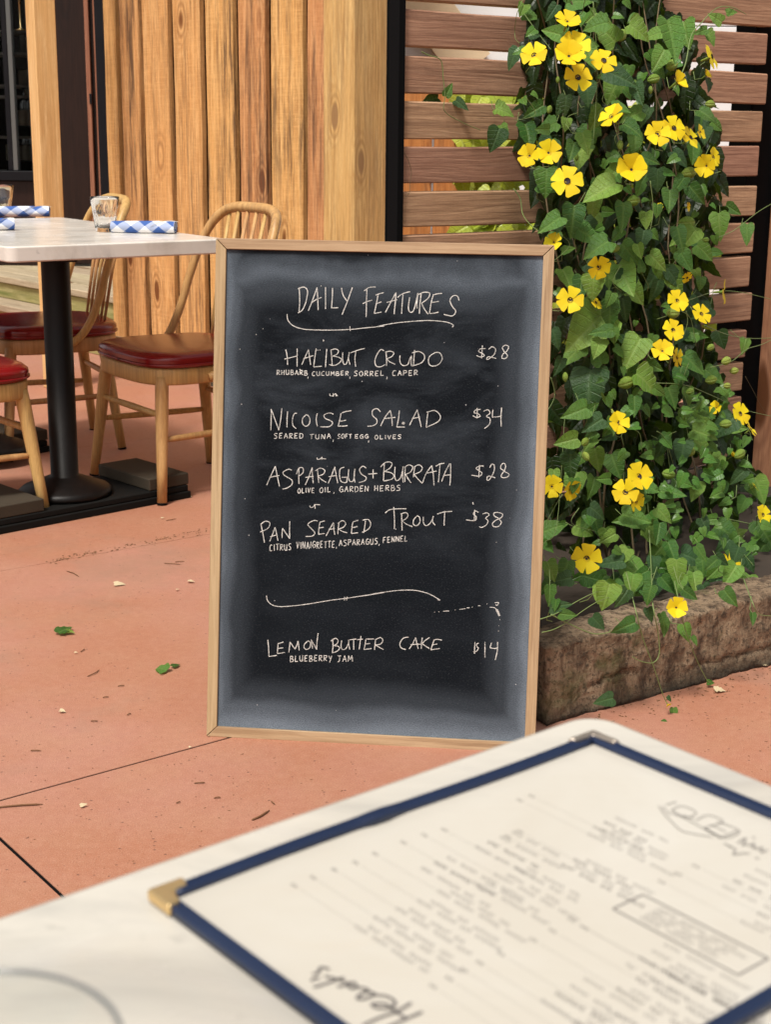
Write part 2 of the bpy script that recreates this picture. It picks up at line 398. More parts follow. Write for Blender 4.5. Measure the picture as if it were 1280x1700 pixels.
def mk_petal():
    q = NT('yellow_petal'); tc = q.n('ShaderNodeTexCoord').outputs['UV']
    sp = q.n('ShaderNodeSeparateXYZ'); q.l(tc, sp.inputs[0])
    st = q.noise(q.map(tc, (24, 1.2, 1)), 2., 3, .6)
    q.rnd()
    col = q.mix(q.ramp(st, [(.4, 0.), (.7, .8)]), (.93, .74, .018), (.90, .64, .010))
    col = q.mix(q.ramp(sp.outputs[1], [(.0, .7), (.28, 0.)]), col, (.62, .32, .01))
    hp = q.n('ShaderNodeHueSaturation'); q.l(col, hp.inputs['Color']); q.l(q.math('MULTIPLY_ADD', q.rnd(), .16, .88), hp.inputs['Value']); q.l(q.math('MULTIPLY_ADD', q.rnd(), .02, .49), hp.inputs['Hue']); col = hp.outputs[0]
    q.base(col); q.set(.6, spec=.25)
    q.bump(st, .25, .001)
    tr = q.n('ShaderNodeBsdfTranslucent'); tr.inputs[0].default_value = (.85, .6, .03, 1)
    ms = q.n('ShaderNodeMixShader'); ms.inputs[0].default_value = .3
    q.l(q.b.outputs[0], ms.inputs[1]); q.l(tr.outputs[0], ms.inputs[2]); q.l(ms.outputs[0], q.out.inputs[0]); return q.m
M['petal'] = mk_petal()
M['throat'] = plain('flower_throat', (.012, .004, .006), .7)
M['stem'] = plain('vine_stem', (.17, .24, .075), .6, nscale=20., namp=.25)
M['stem_brown'] = plain('vine_stem_woody', (.14, .10, .05), .8, nscale=20., namp=.25)
def mk_glass():
    q = NT('clear_glass'); q.base((.98, .99, .99)); q.set(.02); q.b.inputs['Transmission Weight'].default_value = 1; q.b.inputs['IOR'].default_value = 1.47; return q.m
M['glass'] = mk_glass()
def mk_thin():
    q = NT('thin_clear_glass'); lw = q.n('ShaderNodeLayerWeight'); lw.inputs[0].default_value = .3
    tr = q.n('ShaderNodeBsdfTransparent'); tr.inputs[0].default_value = (.98, .985, .98, 1); gl = q.n('ShaderNodeBsdfGlossy'); gl.inputs['Roughness'].default_value = .04
    ms = q.n('ShaderNodeMixShader'); q.l(q.math('MULTIPLY_ADD', lw.outputs['Facing'], .18, .004), ms.inputs[0]); q.l(tr.outputs[0], ms.inputs[1]); q.l(gl.outputs[0], ms.inputs[2]); q.l(ms.outputs[0], q.out.inputs[0]); return q.m
M['thin_glass'] = mk_thin()
M['rim_glass'] = plain('glass_rim', (.14, .15, .155), .15)
def mk_pane():
    q = NT('window_glass'); q.base((.9, .92, .92)); q.set(.03); q.b.inputs['Transmission Weight'].default_value = 1; q.b.inputs['IOR'].default_value = 1.1; return q.m
M['pane'] = mk_pane()
def mk_leatherette():
    q = NT('blue_leatherette'); n = q.noise(q.coord(False), 900, 3, .6); m = q.noise(q.coord(False), 30, 3, .6)
    q.base(q.mix(m, (.007, .015, .046), (.010, .022, .062))); q.set(.38); q.bump(n, .5, .0006); return q.m
M['blue'] = mk_leatherette()
def mk_paper():
    q = NT('menu_paper_sleeve'); co = q.coord(False)
    a = q.noise(q.map(co, (1, 1, 1)), 7, 4, .6, dist=.5)
    q.base(q.mix(q.ramp(a, [(.4, 0.), (.7, 1.)]), (.52, .485, .42), (.56, .535, .48))); q.set(.55)
    q.b.inputs['Coat Weight'].default_value = .35; q.b.inputs['Coat Roughness'].default_value = .12
    b = q.noise(q.map(co, (1, 1.6, 1), rot=(0, 0, .5)), 11, 3, .5, dist=1.)
    x = q.n('ShaderNodeBump'); x.inputs['Strength'].default_value = .5; x.inputs['Distance'].default_value = .006; q.l(b, x.inputs['Height'])
    q.l(x.outputs[0], q.b.inputs['Coat Normal']); return q.m
M['paper'] = mk_paper()
def mk_gingham():
    q = NT('blue_check_cloth'); tc = q.n('ShaderNodeTexCoord').outputs['UV']
    m = q.map(tc, (1, 1, 1), rot=(0, 0, R(45))); sp = q.n('ShaderNodeSeparateXYZ'); q.l(m, sp.inputs[0])
    def st(o): return q.math('GREATER_THAN', q.math('FRACT', q.math('MULTIPLY', o, 1/.060)), .5)
    k = q.math('MULTIPLY', q.math('ADD', st(sp.outputs[0]), st(sp.outputs[1])), .5)
    q.base(q.ramp(k, [(.0, (.80, .80, .82)), (.25, (.36, .42, .60)), (.75, (.055, .12, .36))], 'CONSTANT')); q.set(.9, spec=.2)
    q.bump(q.noise(q.coord(False), 700, 2), .4, .0006); return q.m
M['gingham'] = mk_gingham()
def mk_slate(Wd, Hd):
    """matt black panel with rubbed chalk dust: a pale border, arcs of wiped dust and fine speckle. local x 0..Wd, y 0..Hd"""
    q = NT('chalkboard_surface'); co = q.coord(False); sp = q.n('ShaderNodeSeparateXYZ'); q.l(co, sp.inputs[0])
    x, y = sp.outputs[0], sp.outputs[1]
    wob = q.math('MULTIPLY_ADD', q.noise(co, 7, 3, .5), .06, -.03)
    fx = q.math('MINIMUM', x, q.math('SUBTRACT', Wd, x)); dl = q.math('ADD', x, wob)
    dr = q.math('ADD', q.math('SUBTRACT', Wd, x), wob); db = q.math('ADD', y, wob); dt = q.math('ADD', q.math('SUBTRACT', Hd, y), wob)
    L_ = q.ramp(dl, [(.0, .7), (.014, .4), (.032, .14), (.075, 0.)], 'EASE'); R_ = q.ramp(dr, [(.0, .95), (.02, .5), (.045, .18), (.10, 0.)], 'EASE')
    B_ = q.ramp(db, [(.0, .95), (.032, .5), (.06, .16), (.11, 0.)], 'EASE'); T_ = q.ramp(dt, [(.0, .05), (.02, .3), (.045, .5), (.07, .22), (.12, .0)], 'EASE')
    e = q.math('MAXIMUM', q.math('MAXIMUM', L_, R_), q.math('MAXIMUM', B_, T_))
    sm = q.noise(q.map(co, (1, 2.2, 1), rot=(0, 0, -.15)), 6.5, 4, .6, dist=.6)
    smf = q.math('MULTIPLY', q.ramp(sm, [(.40, 0.), (.75, .22)]), q.ramp(q.math('DIVIDE', y, Hd), [(.35, .15), (.6, .8)]))
    dust = q.math('MAXIMUM', e, smf)
    patch = q.noise(co, 14, 4, .7)
    dust = q.math('MULTIPLY', dust, q.math('MULTIPLY_ADD', patch, .9, .45), clamp=True)
    sk = q.noise(co, 520, 3, .8)
    dust2 = q.math('MULTIPLY', dust, q.ramp(sk, [(.35, .45), (.62, 1.)]))
    col = q.mix(dust2, (.0060, .0080, .0110), (.21, .255, .31))
    spk = q.ramp(q.noise(co, 330, 4, .85), [(.55, 0.), (.70, .08)])
    col = q.mix(spk, col, (.42, .46, .48))
    vo = q.n('ShaderNodeTexVoronoi'); vo.inputs['Scale'].default_value = 26; q.l(co, vo.inputs['Vector'])
    col = q.mix(q.ramp(vo.outputs['Distance'], [(.02, .5), (.035, 0.)]), col, (.7, .7, .7))
    q.base(col); q.set(.85, spec=.06); q.bump(sk, .2, .0004); return q.m
def mk_chalk():
    q = NT('chalk'); co = q.coord(False); n = q.noise(co, 500, 3, .7)
    q.base(q.mix(n, (.62, .61, .57), (.84, .82, .78))); q.set(.95, spec=.1)
    g = q.math('MULTIPLY', q.ramp(q.noise(co, 900, 2, .8), [(.36, .28), (.55, 1.)]), q.ramp(q.noise(co, 60, 2, .5), [(.3, .6), (.55, 1.)]))
    tr = q.n('ShaderNodeBsdfTransparent'); ms = q.n('ShaderNodeMixShader'); q.l(g, ms.inputs[0]); q.l(tr.outputs[0], ms.inputs[1]); q.l(q.b.outputs[0], ms.inputs[2]); q.l(ms.outputs[0], q.out.inputs[0])
    return q.m
M['chalk'] = mk_chalk()

# ================================================================== THE SETTING
mb = MB(); mb.add([(-60, -40, -.12), (60, -40, -.12), (60, 90, -.12), (-60, 90, -.12)], [(0, 1, 2, 3)])
tagp(mb.obj('ground', M['soil']), kind='structure')

# patio: coloured concrete poured in slabs, saw-cut joints between them
patio = empty('patio_floor', kind='structure')
je = V((.793, .610, 0)).normalized(); jn = V((-je.y, je.x, 0))
J0 = V((-.639, 2.266, 0)); J2 = V((-.604, 2.128, 0))
a2 = (J2-J0).dot(je)
def slab(e0, e1, n0, n1, g=.0035):
    m = MB(); m.box((e0+g, n0+g, -.10), (e1-g, n1-g, 0))
    m.obj('slab', M['floor'], patio, mat=frame((J0.x, J0.y, 0), je, jn), bevel=.0012, bseg=1)
rows = [(-3.6, -2.46, .0015), (-2.46, -1.23, .0030), (-1.23, 0, .0030), (0, 1.245, .0022), (1.245, 2.5, .0010), (2.5, 3.75, .0010), (3.75, 5.0, .001), (5.0, 9.5, .001)]
for i, (n0, n1, g) in enumerate(rows):
    cuts = {0: [-8, a2, 8], 1: [-8, a2, 8], 2: [-8, a2, 8], 3: [-8, 8]}.get(i, [-8, 8])
    for c0, c1 in zip(cuts[:-1], cuts[1:]): slab(c0, c1, n0, n1, g)
for (x0, x1, y0, y1) in ((-8, 8, -.0028, .0028), (a2-.0028, a2+.0028, -1.22, -.0035)):      # dark dirt packed in the saw cuts
    m = MB(); m.box((x0, y0, -.03), (x1, y1, -.0022)); m.obj('joint_dirt', M['black_matt'], patio, mat=frame((J0.x, J0.y, 0), je, jn))
m = MB(); m.box((-8, -3.6, -.115), (8, 9.5, -.05))
tagp(m.obj('slab_bed', M['black_matt'], patio, mat=frame((J0.x, J0.y, 0), je, jn)))

# ---------------------------------------------------------------- board wall
WD = V((-.707, .707, 0)); WN = V((-.707, -.707, 0)); W0 = V((-.245, 5.83, 0))
def wall_s(px, y=200): return (onpl(px, y, W0, WN)-W0).dot(WD)
wall = empty('board_wall', W0, label='wall of rough upright orange brown boards behind the table and chairs', cat='wall')
WM = frame((0, 0, 0), WD, (0, 0, 1))      # local x along the wall, y up, z out of the wall?
edges = [(184, 203), (210, 240), (248, 289), (298, 341), (351, 396), (405, 449), (458, 510), (518, 548)]
ss = [(wall_s(b), wall_s(a)) for a, b in edges]
for i, (s0, s1) in enumerate(ss):
    m = MB(); Wd_ = s1-s0
    hw = Wd_/2; seg = 10; t = .026; vs = []
    for k in range(seg+1):
        z = .16 + random.uniform(-.006, .006)*(k == 0) + (3.2-.16)*k/seg
        dl, dr = random.uniform(-.004, .004), random.uniform(-.004, .004)
        for (x, y) in ((-hw+dl, 0), (hw+dr, 0), (hw+dr, -t+.004), (hw+dr-.004, -t), (-hw+dl+.004, -t), (-hw+dl, -t+.004)): vs.append((x, y, z))
    fs = [(k*6+j, k*6+(j+1) % 6, (k+1)*6+(j+1) % 6, (k+1)*6+j) for k in range(seg) for j in range(6)] + [tuple(range(5, -1, -1)), tuple(seg*6+j for j in range(6))]
    m.add(vs, fs)
    c = (s0+s1)/2
    mt = Matrix.Translation(WD*c) @ frame((0, 0, 0), (-WD.x, -WD.y, 0), (.707, .707, 0))
    m.obj('board', M['rough_board'], wall, mat=mt)
send = ss[0][1]
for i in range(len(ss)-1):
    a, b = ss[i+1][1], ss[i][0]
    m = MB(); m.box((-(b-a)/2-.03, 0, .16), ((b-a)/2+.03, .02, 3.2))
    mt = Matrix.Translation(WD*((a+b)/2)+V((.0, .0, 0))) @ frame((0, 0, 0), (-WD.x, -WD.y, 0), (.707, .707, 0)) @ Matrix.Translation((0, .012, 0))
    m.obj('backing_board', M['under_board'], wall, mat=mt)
m = MB(); m.box((-send+.01, .10, -.0), (.1, .16, 3.2))
m.obj('sheathing', M['black_matt'], wall, mat=frame((0, 0, 0), (-WD.x, -WD.y, 0), (.707, .707, 0)) @ Matrix.Translation((0, 0, 0)))
m = MB(); m.box((-send+.02, .015, 0), (.12, .095, .145), jit=.004)
m.obj('foundation', M['kerb'], wall, mat=frame((0, 0, 0), (-WD.x, -WD.y, 0), (.707, .707, 0)))
# ---------------------------------------------------------------- corner post of the wall (two faces showing)
C0 = V((-.132, 5.66, 0)); FD = V((.707, .707, 0))
m = MB(); m.box((0, 0, 0), (.17, .17, 3.2))
mt = frame((C0.x, C0.y, 0), FD, WD)
o = m.obj('corner_post', M['post_wood'], mat=mt, bevel=.006)
tagp(o, 'thick square timber post with knots at the right end of the board wall', 'post')
# ---------------------------------------------------------------- steps and deck
SD = V((-.64, .768, 0)).normalized(); SN = V((SD.y, -SD.x, 0))*-1     # SN points into the deck
SN = V((.768, .64, 0))
T0 = onz(195, 545, .16); D0 = onz(195, 493, .285); B0 = onz(197, 611, 0)
deck = empty('wooden_deck', (T0.x, T0.y, 0), kind='structure')
TI = T0.copy(); TI.z = 0
def sfr(z): return frame((0, 0, z), SD, (-SN.x, -SN.y, 0))
dT = 0.; dD = (D0-T0).dot(SN)
st_ = -.25; L_ = 3.4
def dk(name, mat_, x0, x1, n0, n1, z0, z1, seg=6):
    m = MB(); m.plank(x1-x0, n1-n0, z1-z0, ch=.004, seg=seg, wob=.0015, x0=x0)
    return m.obj(name, mat_, deck, mat=Matrix.Translation(SN*((n0+n1)/2)+V((0, 0, (z0+z1)/2))) @ frame((0, 0, 0), SD, (SN.x, SN.y, 0)))
dk('tread', M['deck'], st_, L_, -.02, .14, .122, .16); dk('tread', M['deck'], st_, L_, .146, dD+.04, .122, .158)
dk('riser', M['moss_board'], st_+.1, L_, .02, .045, .0, .118)
dk('riser', M['moss_board'], st_+.1, L_, dD+.02, dD+.045, .161, .245)
n = dD
for k in range(17):
    dk('deck_board', M['deck'], st_-.6, 4.2, n, n+.138, .248, .285+random.uniform(-.001, .001)); n += .144
m = MB(); m.box((-1.2, dD+.05, .0), (4.2, n, .24)); m.obj('deck_base', M['black_matt'], deck, mat=frame((0, 0, 0), SD, (SN.x, SN.y, 0)))
# ---------------------------------------------------------------- pale porch post
pp = ony(79, 300, 6.3)
m = MB(); m.box((-.046, -.046, 0), (.046, .046, 3.2))
ang = math.atan2(pp.x, pp.y)
o = m.obj('porch_post', M['pale_post'], loc=(pp.x, pp.y, 0), bevel=.004)
o.rotation_euler = (0, 0, R(14)-ang+R(8))
tagp(o, 'pale square timber porch post standing in front of the wine window', 'post')
# ---------------------------------------------------------------- restaurant front behind the deck
FY = 8.9
def fx(px, y=150): return ony(px, y, FY).x
def fz(py, px=60): return ony(px, py, FY).z
fac = empty('restaurant_building', (fx(100), FY, .285), label='dark restaurant front with wine window and brown door behind the deck', cat='building')
fm = Matrix.Translation((-fx(100), -FY, -.285))
def fbox(name, mt, x0, x1, y0, y1, z0, z1, parent=fac, bev=.004, off=None):
    m = MB(); m.box((x0, y0, z0), (x1, y1, z1)); return m.obj(name, mt, parent, mat=(fm if parent is fac else Matrix.Identity(4)), bevel=bev)
door = fbox('door', M['dark_door'], fx(86), fx(146), FY, FY+.05, .30, 3.2)
fbox('door_jamb', M['jamb'], fx(146.5), fx(154), FY-.06, FY+.04, .285, 3.2)
fbox('door_jamb', M['dark_door'], fx(154.5), fx(160), FY-.03, FY+.04, .285, 3.2)
fbox('door_jamb', M['jamb'], fx(160.5), fx(164), FY-.05, FY+.04, .285, 3.2)
fbox('latch_plate', M['black_metal'], fx(151), fx(155), FY-.07, FY-.061, fz(173, 150), fz(156, 150), bev=.002)
fbox('metal_column', M['black_metal'], fx(164.5), fx(182), FY-.08, FY+.06, .285, 3.2)
fbox('metal_strip', M['silver'], fx(182.3), fx(184.5), FY-.09, FY+.02, .285, 3.2, bev=.001)
fbox('wall', M['black_matt'], fx(184.8), fx(184.8)+3.0, FY, FY+.1, 0, 3.2)
fbox('sill_panel', M['dark_door'], fx(-300), fx(85), FY+.01, FY+.06, .285, fz(292)-.03)
fbox('window_sill', M['black_metal'], fx(-300), fx(86), FY-.03, FY+.08, fz(292)-.028, fz(284))
fbox('mullion', M['grey_metal'], fx(13, 100), fx(21, 100), FY-.01, FY+.05, fz(284)+.002, 3.2)
fbox('mullion', M['black_metal'], fx(4, 100), fx(12.5, 100), FY-.005, FY+.055, fz(284)+.002, 3.2)
fbox('mullion', M['black_metal'], fx(44, 100), fx(85, 100), FY-.005, FY+.05, fz(284)+.002, 3.2)
fbox('window_pane', M['pane'], fx(-300), fx(43.5, 100), FY+.02, FY+.026, fz(284)+.002, 3.2, bev=0)
m = MB(); m.box((fx(-300), FY+.75, 0), (fx(90), FY+.8, 3.2)); m.obj('room_wall', M['dark_room'], fac, mat=fm)
m = MB(); m.box((fx(-300), FY+.061, 3.2), (fx(184.8)+3.0, FY+.8, 3.25)); m.obj('ceiling', M['dark_room'], fac, mat=fm)
m = MB(); m.box((fx(-310), FY, 0), (fx(-301), FY+.8, 3.2)); m.obj('side_wall', M['dark_room'], fac, mat=fm)
# wine shelf inside the window
sh = empty('wine_shelf', (fx(20), FY+.3, .285), label='dim shelf unit holding wine bottles behind the window glass', cat='shelf')
sx0, sx1 = fx(-120), fx(46)
shz = [fz(y) for y in (288, 229, 160, 142, 50)]
for z in shz:
    m = MB(); m.box((sx0-fx(20), -.12, z-.285-.008), (sx1-fx(20), .16, z-.285+.008)); m.obj('shelf_board', M['shelf'], sh, bevel=.002)
for x in (sx0, sx1):
    m = MB(); m.box((x-fx(20)-.012, -.12, 0), (x-fx(20)+.012, .17, 2.7)); m.obj('side_panel', M['dark_room'], sh)
def bottle(px, zb, hgt, label, lab=True, grp=None, colr='bottle', dy=0.):
    x = fx(px); o = empty('wine_bottle', (x, FY+.22+dy, zb+.009), label=label, cat='bottle', group=grp)
    m = MB(); r = .037
    m.lathe([(0, 0), (r, 0), (r, .19*hgt/.3), (r*.8, .215*hgt/.3), (.015, .24*hgt/.3), (.014, hgt), (0, hgt)], 20); m.obj('glass_body', M[colr], o)
    if lab:
        m = MB(); m.lathe([(r+.0012, .06), (r+.0012, .15)], 20); m.obj('paper_label', M['label_paper'], o)
    return o
g1 = 'wine bottles on the dim shelf behind the window'
for px, lb in ((3, 'dark wine bottle with cream label alone left of the grey mullion on the middle shelf'), (24.5, 'dark wine bottle just right of the grey mullion on the middle shelf'),
               (34, 'dark wine bottle in the centre of the middle shelf pane'), (43, 'dark wine bottle half hidden by the porch post on the middle shelf')): bottle(px, shz[1], .29, lb, grp=g1)
for px, lb in ((-1, 'dark wine bottle cut by the picture edge on the lowest shelf'), (8, 'dark wine bottle behind the black mullion on the lowest shelf'),
               (25, 'dark wine bottle on the lowest shelf just right of the grey mullion'), (36, 'dark wine bottle on the lowest shelf nearest the porch post')): bottle(px, shz[0], .30, lb, grp=g1)
def jar(px, zb, r, h, lb, mt):
    m = MB(); m.lathe([(0, 0), (r, 0), (r, h*.85), (r*.8, h), (0, h)], 20)
    tagp(m.obj('canister', mt, loc=(fx(px), FY+.2, zb+.009)), lb, 'canister')
jar(28, shz[3], .038, .085, 'cream canister on the shelf above the wine bottles', M['label_paper'])
jar(40, shz[3], .03, .05, 'small low cream canister beside the taller cream one', M['label_paper'])
jar(33, shz[2]-.002, .022, .04, 'tiny pale pot on the narrow middle shelf', M['label_paper'])
jar(29, ony(60, 88, FY).z, .022, .10, 'upright pale tin high in the wine window', M['shelf'])
m = MB(); z = ony(60, 88, FY).z; m.box((sx0, FY+.1, z-.008), (sx1, FY+.4, z+.008)); tagp(m.obj('glass_ledge', M['shelf']), 'thin ledge carrying the pale tin in the wine window', 'ledge')
m = MB(); m.lathe([(0, 0), (.03, 0), (.03, .006), (.006, .012), (.006, .18), (.04, .19), (.04, .2), (0, .2)], 16)
tagp(m.obj('candle_stand', M['brass'], loc=(fx(25), FY+.2, shz[4]+.009)), 'brass candle stand on the top shelf of the wine window', 'stand')

# ---------------------------------------------------------------- slatted fence
F0 = V((ony(667, 200, 3.4).x, 3.40, 0)); FD2 = V((.796, .605, 0)).normalized(); FN = V((.605, -.796, 0)).normalized()   # FN toward the viewer
fence = empty('slatted_fence', F0, label='fence of horizontal reddish brown cedar slats behind the flowering vine', cat='fence')
def fr_at(s, q, z): return FD2*s + FN*q + V((0, 0, z))
def pxs(px, y=250): return (onpl(px, y, F0, FN)-F0).dot(FD2)
ztop = onpl(668, 16, F0, FN).z; zlow = onpl(668, 390, F0, FN).z; sp_ = (ztop-zlow)/5
SH = sp_*.815
k = -4; slat_mesh = []
S0 = (onpl(667, 250, F0+FN*.036, FN)-F0).dot(FD2)
s_end = (onpl(1264, 250, F0+FN*.036, FN)-F0).dot(FD2)
while True:
    zt = ztop - k*sp_
    if zt < .12: break
    m = MB(); e = s_end + random.uniform(-.012, .008)
    m.plank(e-S0-.002, SH+random.uniform(-.003, .003), .034, ch=.003, seg=6, wob=.0012)
    tilt = random.uniform(-.004, .004)
    # plank: local x along, y up, z out
    mt = Matrix.Translation(V((0, 0, zt-SH/2))+FN*.019+FD2*(S0+.002)) @ frame((0, 0, 0), (FD2.x, FD2.y, tilt), (0, 0, 1))
    m.obj('slat', M['cedar'], fence, mat=mt); k += 1
def fpost(s0, s1, q0, q1, mt, name='post', par=fence, h=2.1, bev=.002):
    m = MB(); m.box((s0, q0, 0), (s1, q1, h))
    return m.obj(name, mt, par, mat=frame((0, 0, 0) if par else (F0.x, F0.y, 0), FD2, (-FN.x, -FN.y, 0)), bevel=bev)
# local y of that frame points away from the viewer
fpost(S0-.019, S0-.0005, -.046, -.012, M['black_matt'])
fpost(pxs(1243), pxs(1292), .0, .07, M['black_matt'])
s_ = pxs(1277, 275)
o = fpost(s_+.008, s_+.098, -.10, -.01, M['red_post'], 'timber_post', None, 2.1, .004)
tagp(o, 'square reddish timber post at the right edge beside the slatted fence', 'post')

# beyond the fence -----------------------------------------------------------
WY = 6.4
white = empty('white_building', (1.6, WY, 0), label='bright white panelled building seen through the fence gaps', cat='building')
for i in range(5):
    for j in range(4):
        m = MB(); m.box((-1.35+i*.84, -.02, .02+j*.75), (-1.35+i*.84+.836, .02, .02+j*.75+.746)); m.obj('panel', M['white_wall'], white, bevel=.003)
m = MB(); m.box((-1.6, .02, 0), (4, .3, 3.2)); m.obj('wall', M['white_wall'], white)
# leaning tan beams
p, q2 = ony(706, 5, 6.34), ony(775, 100, 6.34); d = (q2-p).normalized(); p = p-d*.9
m = MB(); m.plank(1.22, .18, .05, seg=3)
tagp(m.obj('brace_beam', M['tan'], mat=frame(p, d, (d.z, 0, -d.x))), 'wide tan diagonal beam glimpsed through the upper fence gaps', 'beam')
ob = empty('orange_board_fence', (.05, 4.5, 0), label='fence of upright orange boards seen through the slats at left', cat='fence')
x = ob.location.x*0+ony(669, 300, 4.5).x-.05
for wv in (.085, .08):
    m = MB(); m.box((-wv/2, 0, 0), (wv/2, .02, 1.26+random.uniform(-.01, .01)), jit=.0015)
    m.obj('board', M['orange_board'], ob, loc=(x+wv/2, 0, .0)); x += wv+.006

# ================================================================== FAR TABLE
TZ = .785
tA = onz(12, 410, TZ); tB = onz(362, 397, TZ); tC = onz(84, 361, TZ)
e1 = (tB-tA).normalized(); e2 = V((-e1.y, e1.x, 0)); tw = (tB-tA).length + .03; tl = (tC-tB).dot(e2)
def rrect(x0, y0, x1, y1, r, n=5):
    o = []
    for cx, cy, a0 in ((x1-r, y0+r, -90), (x1-r, y1-r, 0), (x0+r, y1-r, 90), (x0+r, y0+r, 180)):
        for i in range(n+1): a = R(a0+90*i/n); o.append((cx+r*math.cos(a), cy+r*math.sin(a)))
    return o
tab = empty('restaurant_table', (tA.x, tA.y, 0), label='long far table with pale marble top on black iron columns', cat='table')
TF = frame((0, 0, 0), e1, e2)
m = MB(); m.prism(rrect(0, 0, tw, tl, .03), TZ-.042, TZ); m.obj('tabletop', M['marble'], tab, mat=TF, bevel=.005)
cen = (tA + e1*tw/2 + e2*tl/2); cen.z = 0
c1 = onz(108, 812, .055); c1.z = 0; c2 = cen*2-c1 - e1*.17
pe = V((.727, .687, 0)).normalized()
def column(c):
    m = MB(); m.lathe([(0, .042), (.135, .042), (.137, .055), (.125, .066), (.08, .083), (.05, .096), (.0405, .10), (.0405, TZ-.075), (.0405, TZ-.06)], 36)
    m.obj('column', M['iron_col'], tab, loc=(c.x-tA.x, c.y-tA.y, 0))
    m = MB(); m.box((-.08, -.08, TZ-.06), (.08, .08, TZ-.0425)); m.obj('top_plate', M['iron_col'], tab, loc=(c.x-tA.x, c.y-tA.y, 0), bevel=.004)
column(c1); column(c2)
def weight(c, lab, x0, x1, blocks, wy=.148):
    w_ = empty('ballast_plate', (c.x, c.y, 0), math.atan2(pe.y, pe.x), label=lab, cat='base plate')
    m = MB(); m.box((x0, -wy, .0), (x1, wy, .022)); m.obj('rubber_mat', M['weight_edge'], w_, bevel=.004)
    m = MB(); m.box((x0+.006, -wy+.005, .0225), (x1-.006, wy-.005, .041)); m.obj('steel_plate', M['weight_edge'], w_, bevel=.004)
    for (a, b) in blocks:
        m = MB(); m.box((a, -wy+.008, .0415), (b, wy-.008, .078)); m.obj('block', M['weight'], w_, bevel=.004)
bR = onz(292, 803, .03); bx = (bR-c1).dot(pe)
weight(c1, 'black ballast plate with two raised blocks under the near table column', bx-.72, bx, ((bx-.145, bx-.002), (bx-.70, bx-.50)))
p2 = onz(83, 750, .0)
c3 = p2 - pe*.34 + V((-pe.y, pe.x, 0))*.148
weight(c3, 'black ballast plate with raised block further back under the chair', -.36, .34, ((.16, .338), (-.355, -.17)))

# napkins and glasses ---------------------------------------------------------
def uvset(me, fn):
    uv = me.uv_layers.new(name='UVMap')
    for lp in me.loops: uv.data[lp.index].uv = fn(lp.vertex_index)
def napkin(p, d, L, lab, r=.022):
    d = V(d).normalized(); m = MB(); N = 20; seg = 14; vs = []; uvs = []
    for i in range(seg+1):
        for k in range(N+1):
            an = 2*math.pi*k/N
            rr = r*(1+.05*math.sin(3*an+i*.3)) * (.98 if 0 < i < seg else .93)
            z = max(rr*math.sin(an)*.84, -r*.8)
            vs.append((L*i/seg, rr*math.cos(an), z+r*.8)); uvs.append((L*i/seg, an*r))
    W = N+1
    fs = [(i*W+k, i*W+k+1, (i+1)*W+k+1, (i+1)*W+k) for i in range(seg) for k in range(N)]
    m.add(vs, fs, True); me = m.mesh('rolled_napkin', M['gingham']); uvset(me, lambda q: uvs[q])
    o = link('rolled_napkin', me, mat=frame((p.x, p.y, p.z), d, (-d.y, d.x, 0)))
    tagp(o, lab, 'napkin', 'blue checked napkins rolled on the far table')
    # rolled layers at the open end and the slanting flap
    m = MB(); sp = [V((L-.0005, (.0225-.0008*a)*math.cos(a*.55), .0192+(.0225-.0008*a)*math.sin(a*.55)*.84)) for a in range(0, 26)]
    m.tube(sp, .0011, 5); q = m.obj('rolled_layers', M['gingham'], o)
    me2 = q.data; uvset(me2, lambda i: (me2.vertices[i].co.x*.2, me2.vertices[i].co.y))
    m = MB(); vs = []; fl = []
    for i in range(13):
        t = i/12; x = L*(.62+.38*t); a0 = R(200-150*t)*-1
        for rr in (r*1.02, r*1.10):
            vs.append((x, -rr*math.cos(R(10+120*t)), r*.8+rr*math.sin(R(10+120*t))*.84))
    m.add(vs, [(2*i, 2*i+1, 2*i+3, 2*i+2) for i in range(12)])
    m.add([(a, b, c+.0006) for a, b, c in [(v[0]+.006, v[1], v[2]) for v in vs]], [(2*i, 2*i+1, 2*i+3, 2*i+2) for i in range(12)])
    q = m.obj('flap_hem', M['label_paper'], o)
    me3 = q.data
na, nb = onz(186, 386, TZ), onz(291, 388, TZ)
napkin(na+V((0, .0, 0)), nb-na, (nb-na).length, 'blue checked rolled napkin beside the tumbler nearest the sign')
na, nb = onz(-30, 359, TZ), onz(84, 359.5, TZ)
napkin(na+V((0, -.02, 0)), nb-na, (nb-na).length, 'blue checked rolled napkin lying furthest back on the far table')
na, nb = onz(-60, 383, TZ), onz(23, 382, TZ)
napkin(na, nb-na, (nb-na).length, 'blue checked rolled napkin in front of the left tumbler')
def tumbler(p, lab, k=1.):
    m = MB(); r0, r1, h = .030, .044, .103
    def rf(an, z):
        if z < .003 or z > .058: return 1.
        return 1.-.075*max(0, math.sin(math.pi*(z-.003)/.055))**.5*abs(math.cos(an*5))
    prof = [(0, 0), (r0*.93, 0), (r0, .004)]+[(r0+(r1-r0)*z/h, z) for z in (.01, .02, .03, .04, .05, .056, .060, .066)]+[(r1-.001, h-.008), (r1, h), (r1-.0018, h+.0007), (r1-.0030, h-.002), (r0+(r1-r0)*.6-.0035, .066), (r0+(r1-r0)*.2-.004, .022), (r0-.006, .012), (0, .0105)]
    m.lathe([(a*k, b*k) for a, b in prof], 60, rf=rf)
    o = m.obj('tumbler', M['glass'], loc=p); return tagp(o, lab, 'glass', 'clear tumblers on the far table' if k == 1. else None)
g = onz(175, 385, TZ); tumbler((g.x, g.y, TZ+.0008), 'clear fluted tumbler with a checked napkin lying to its right')
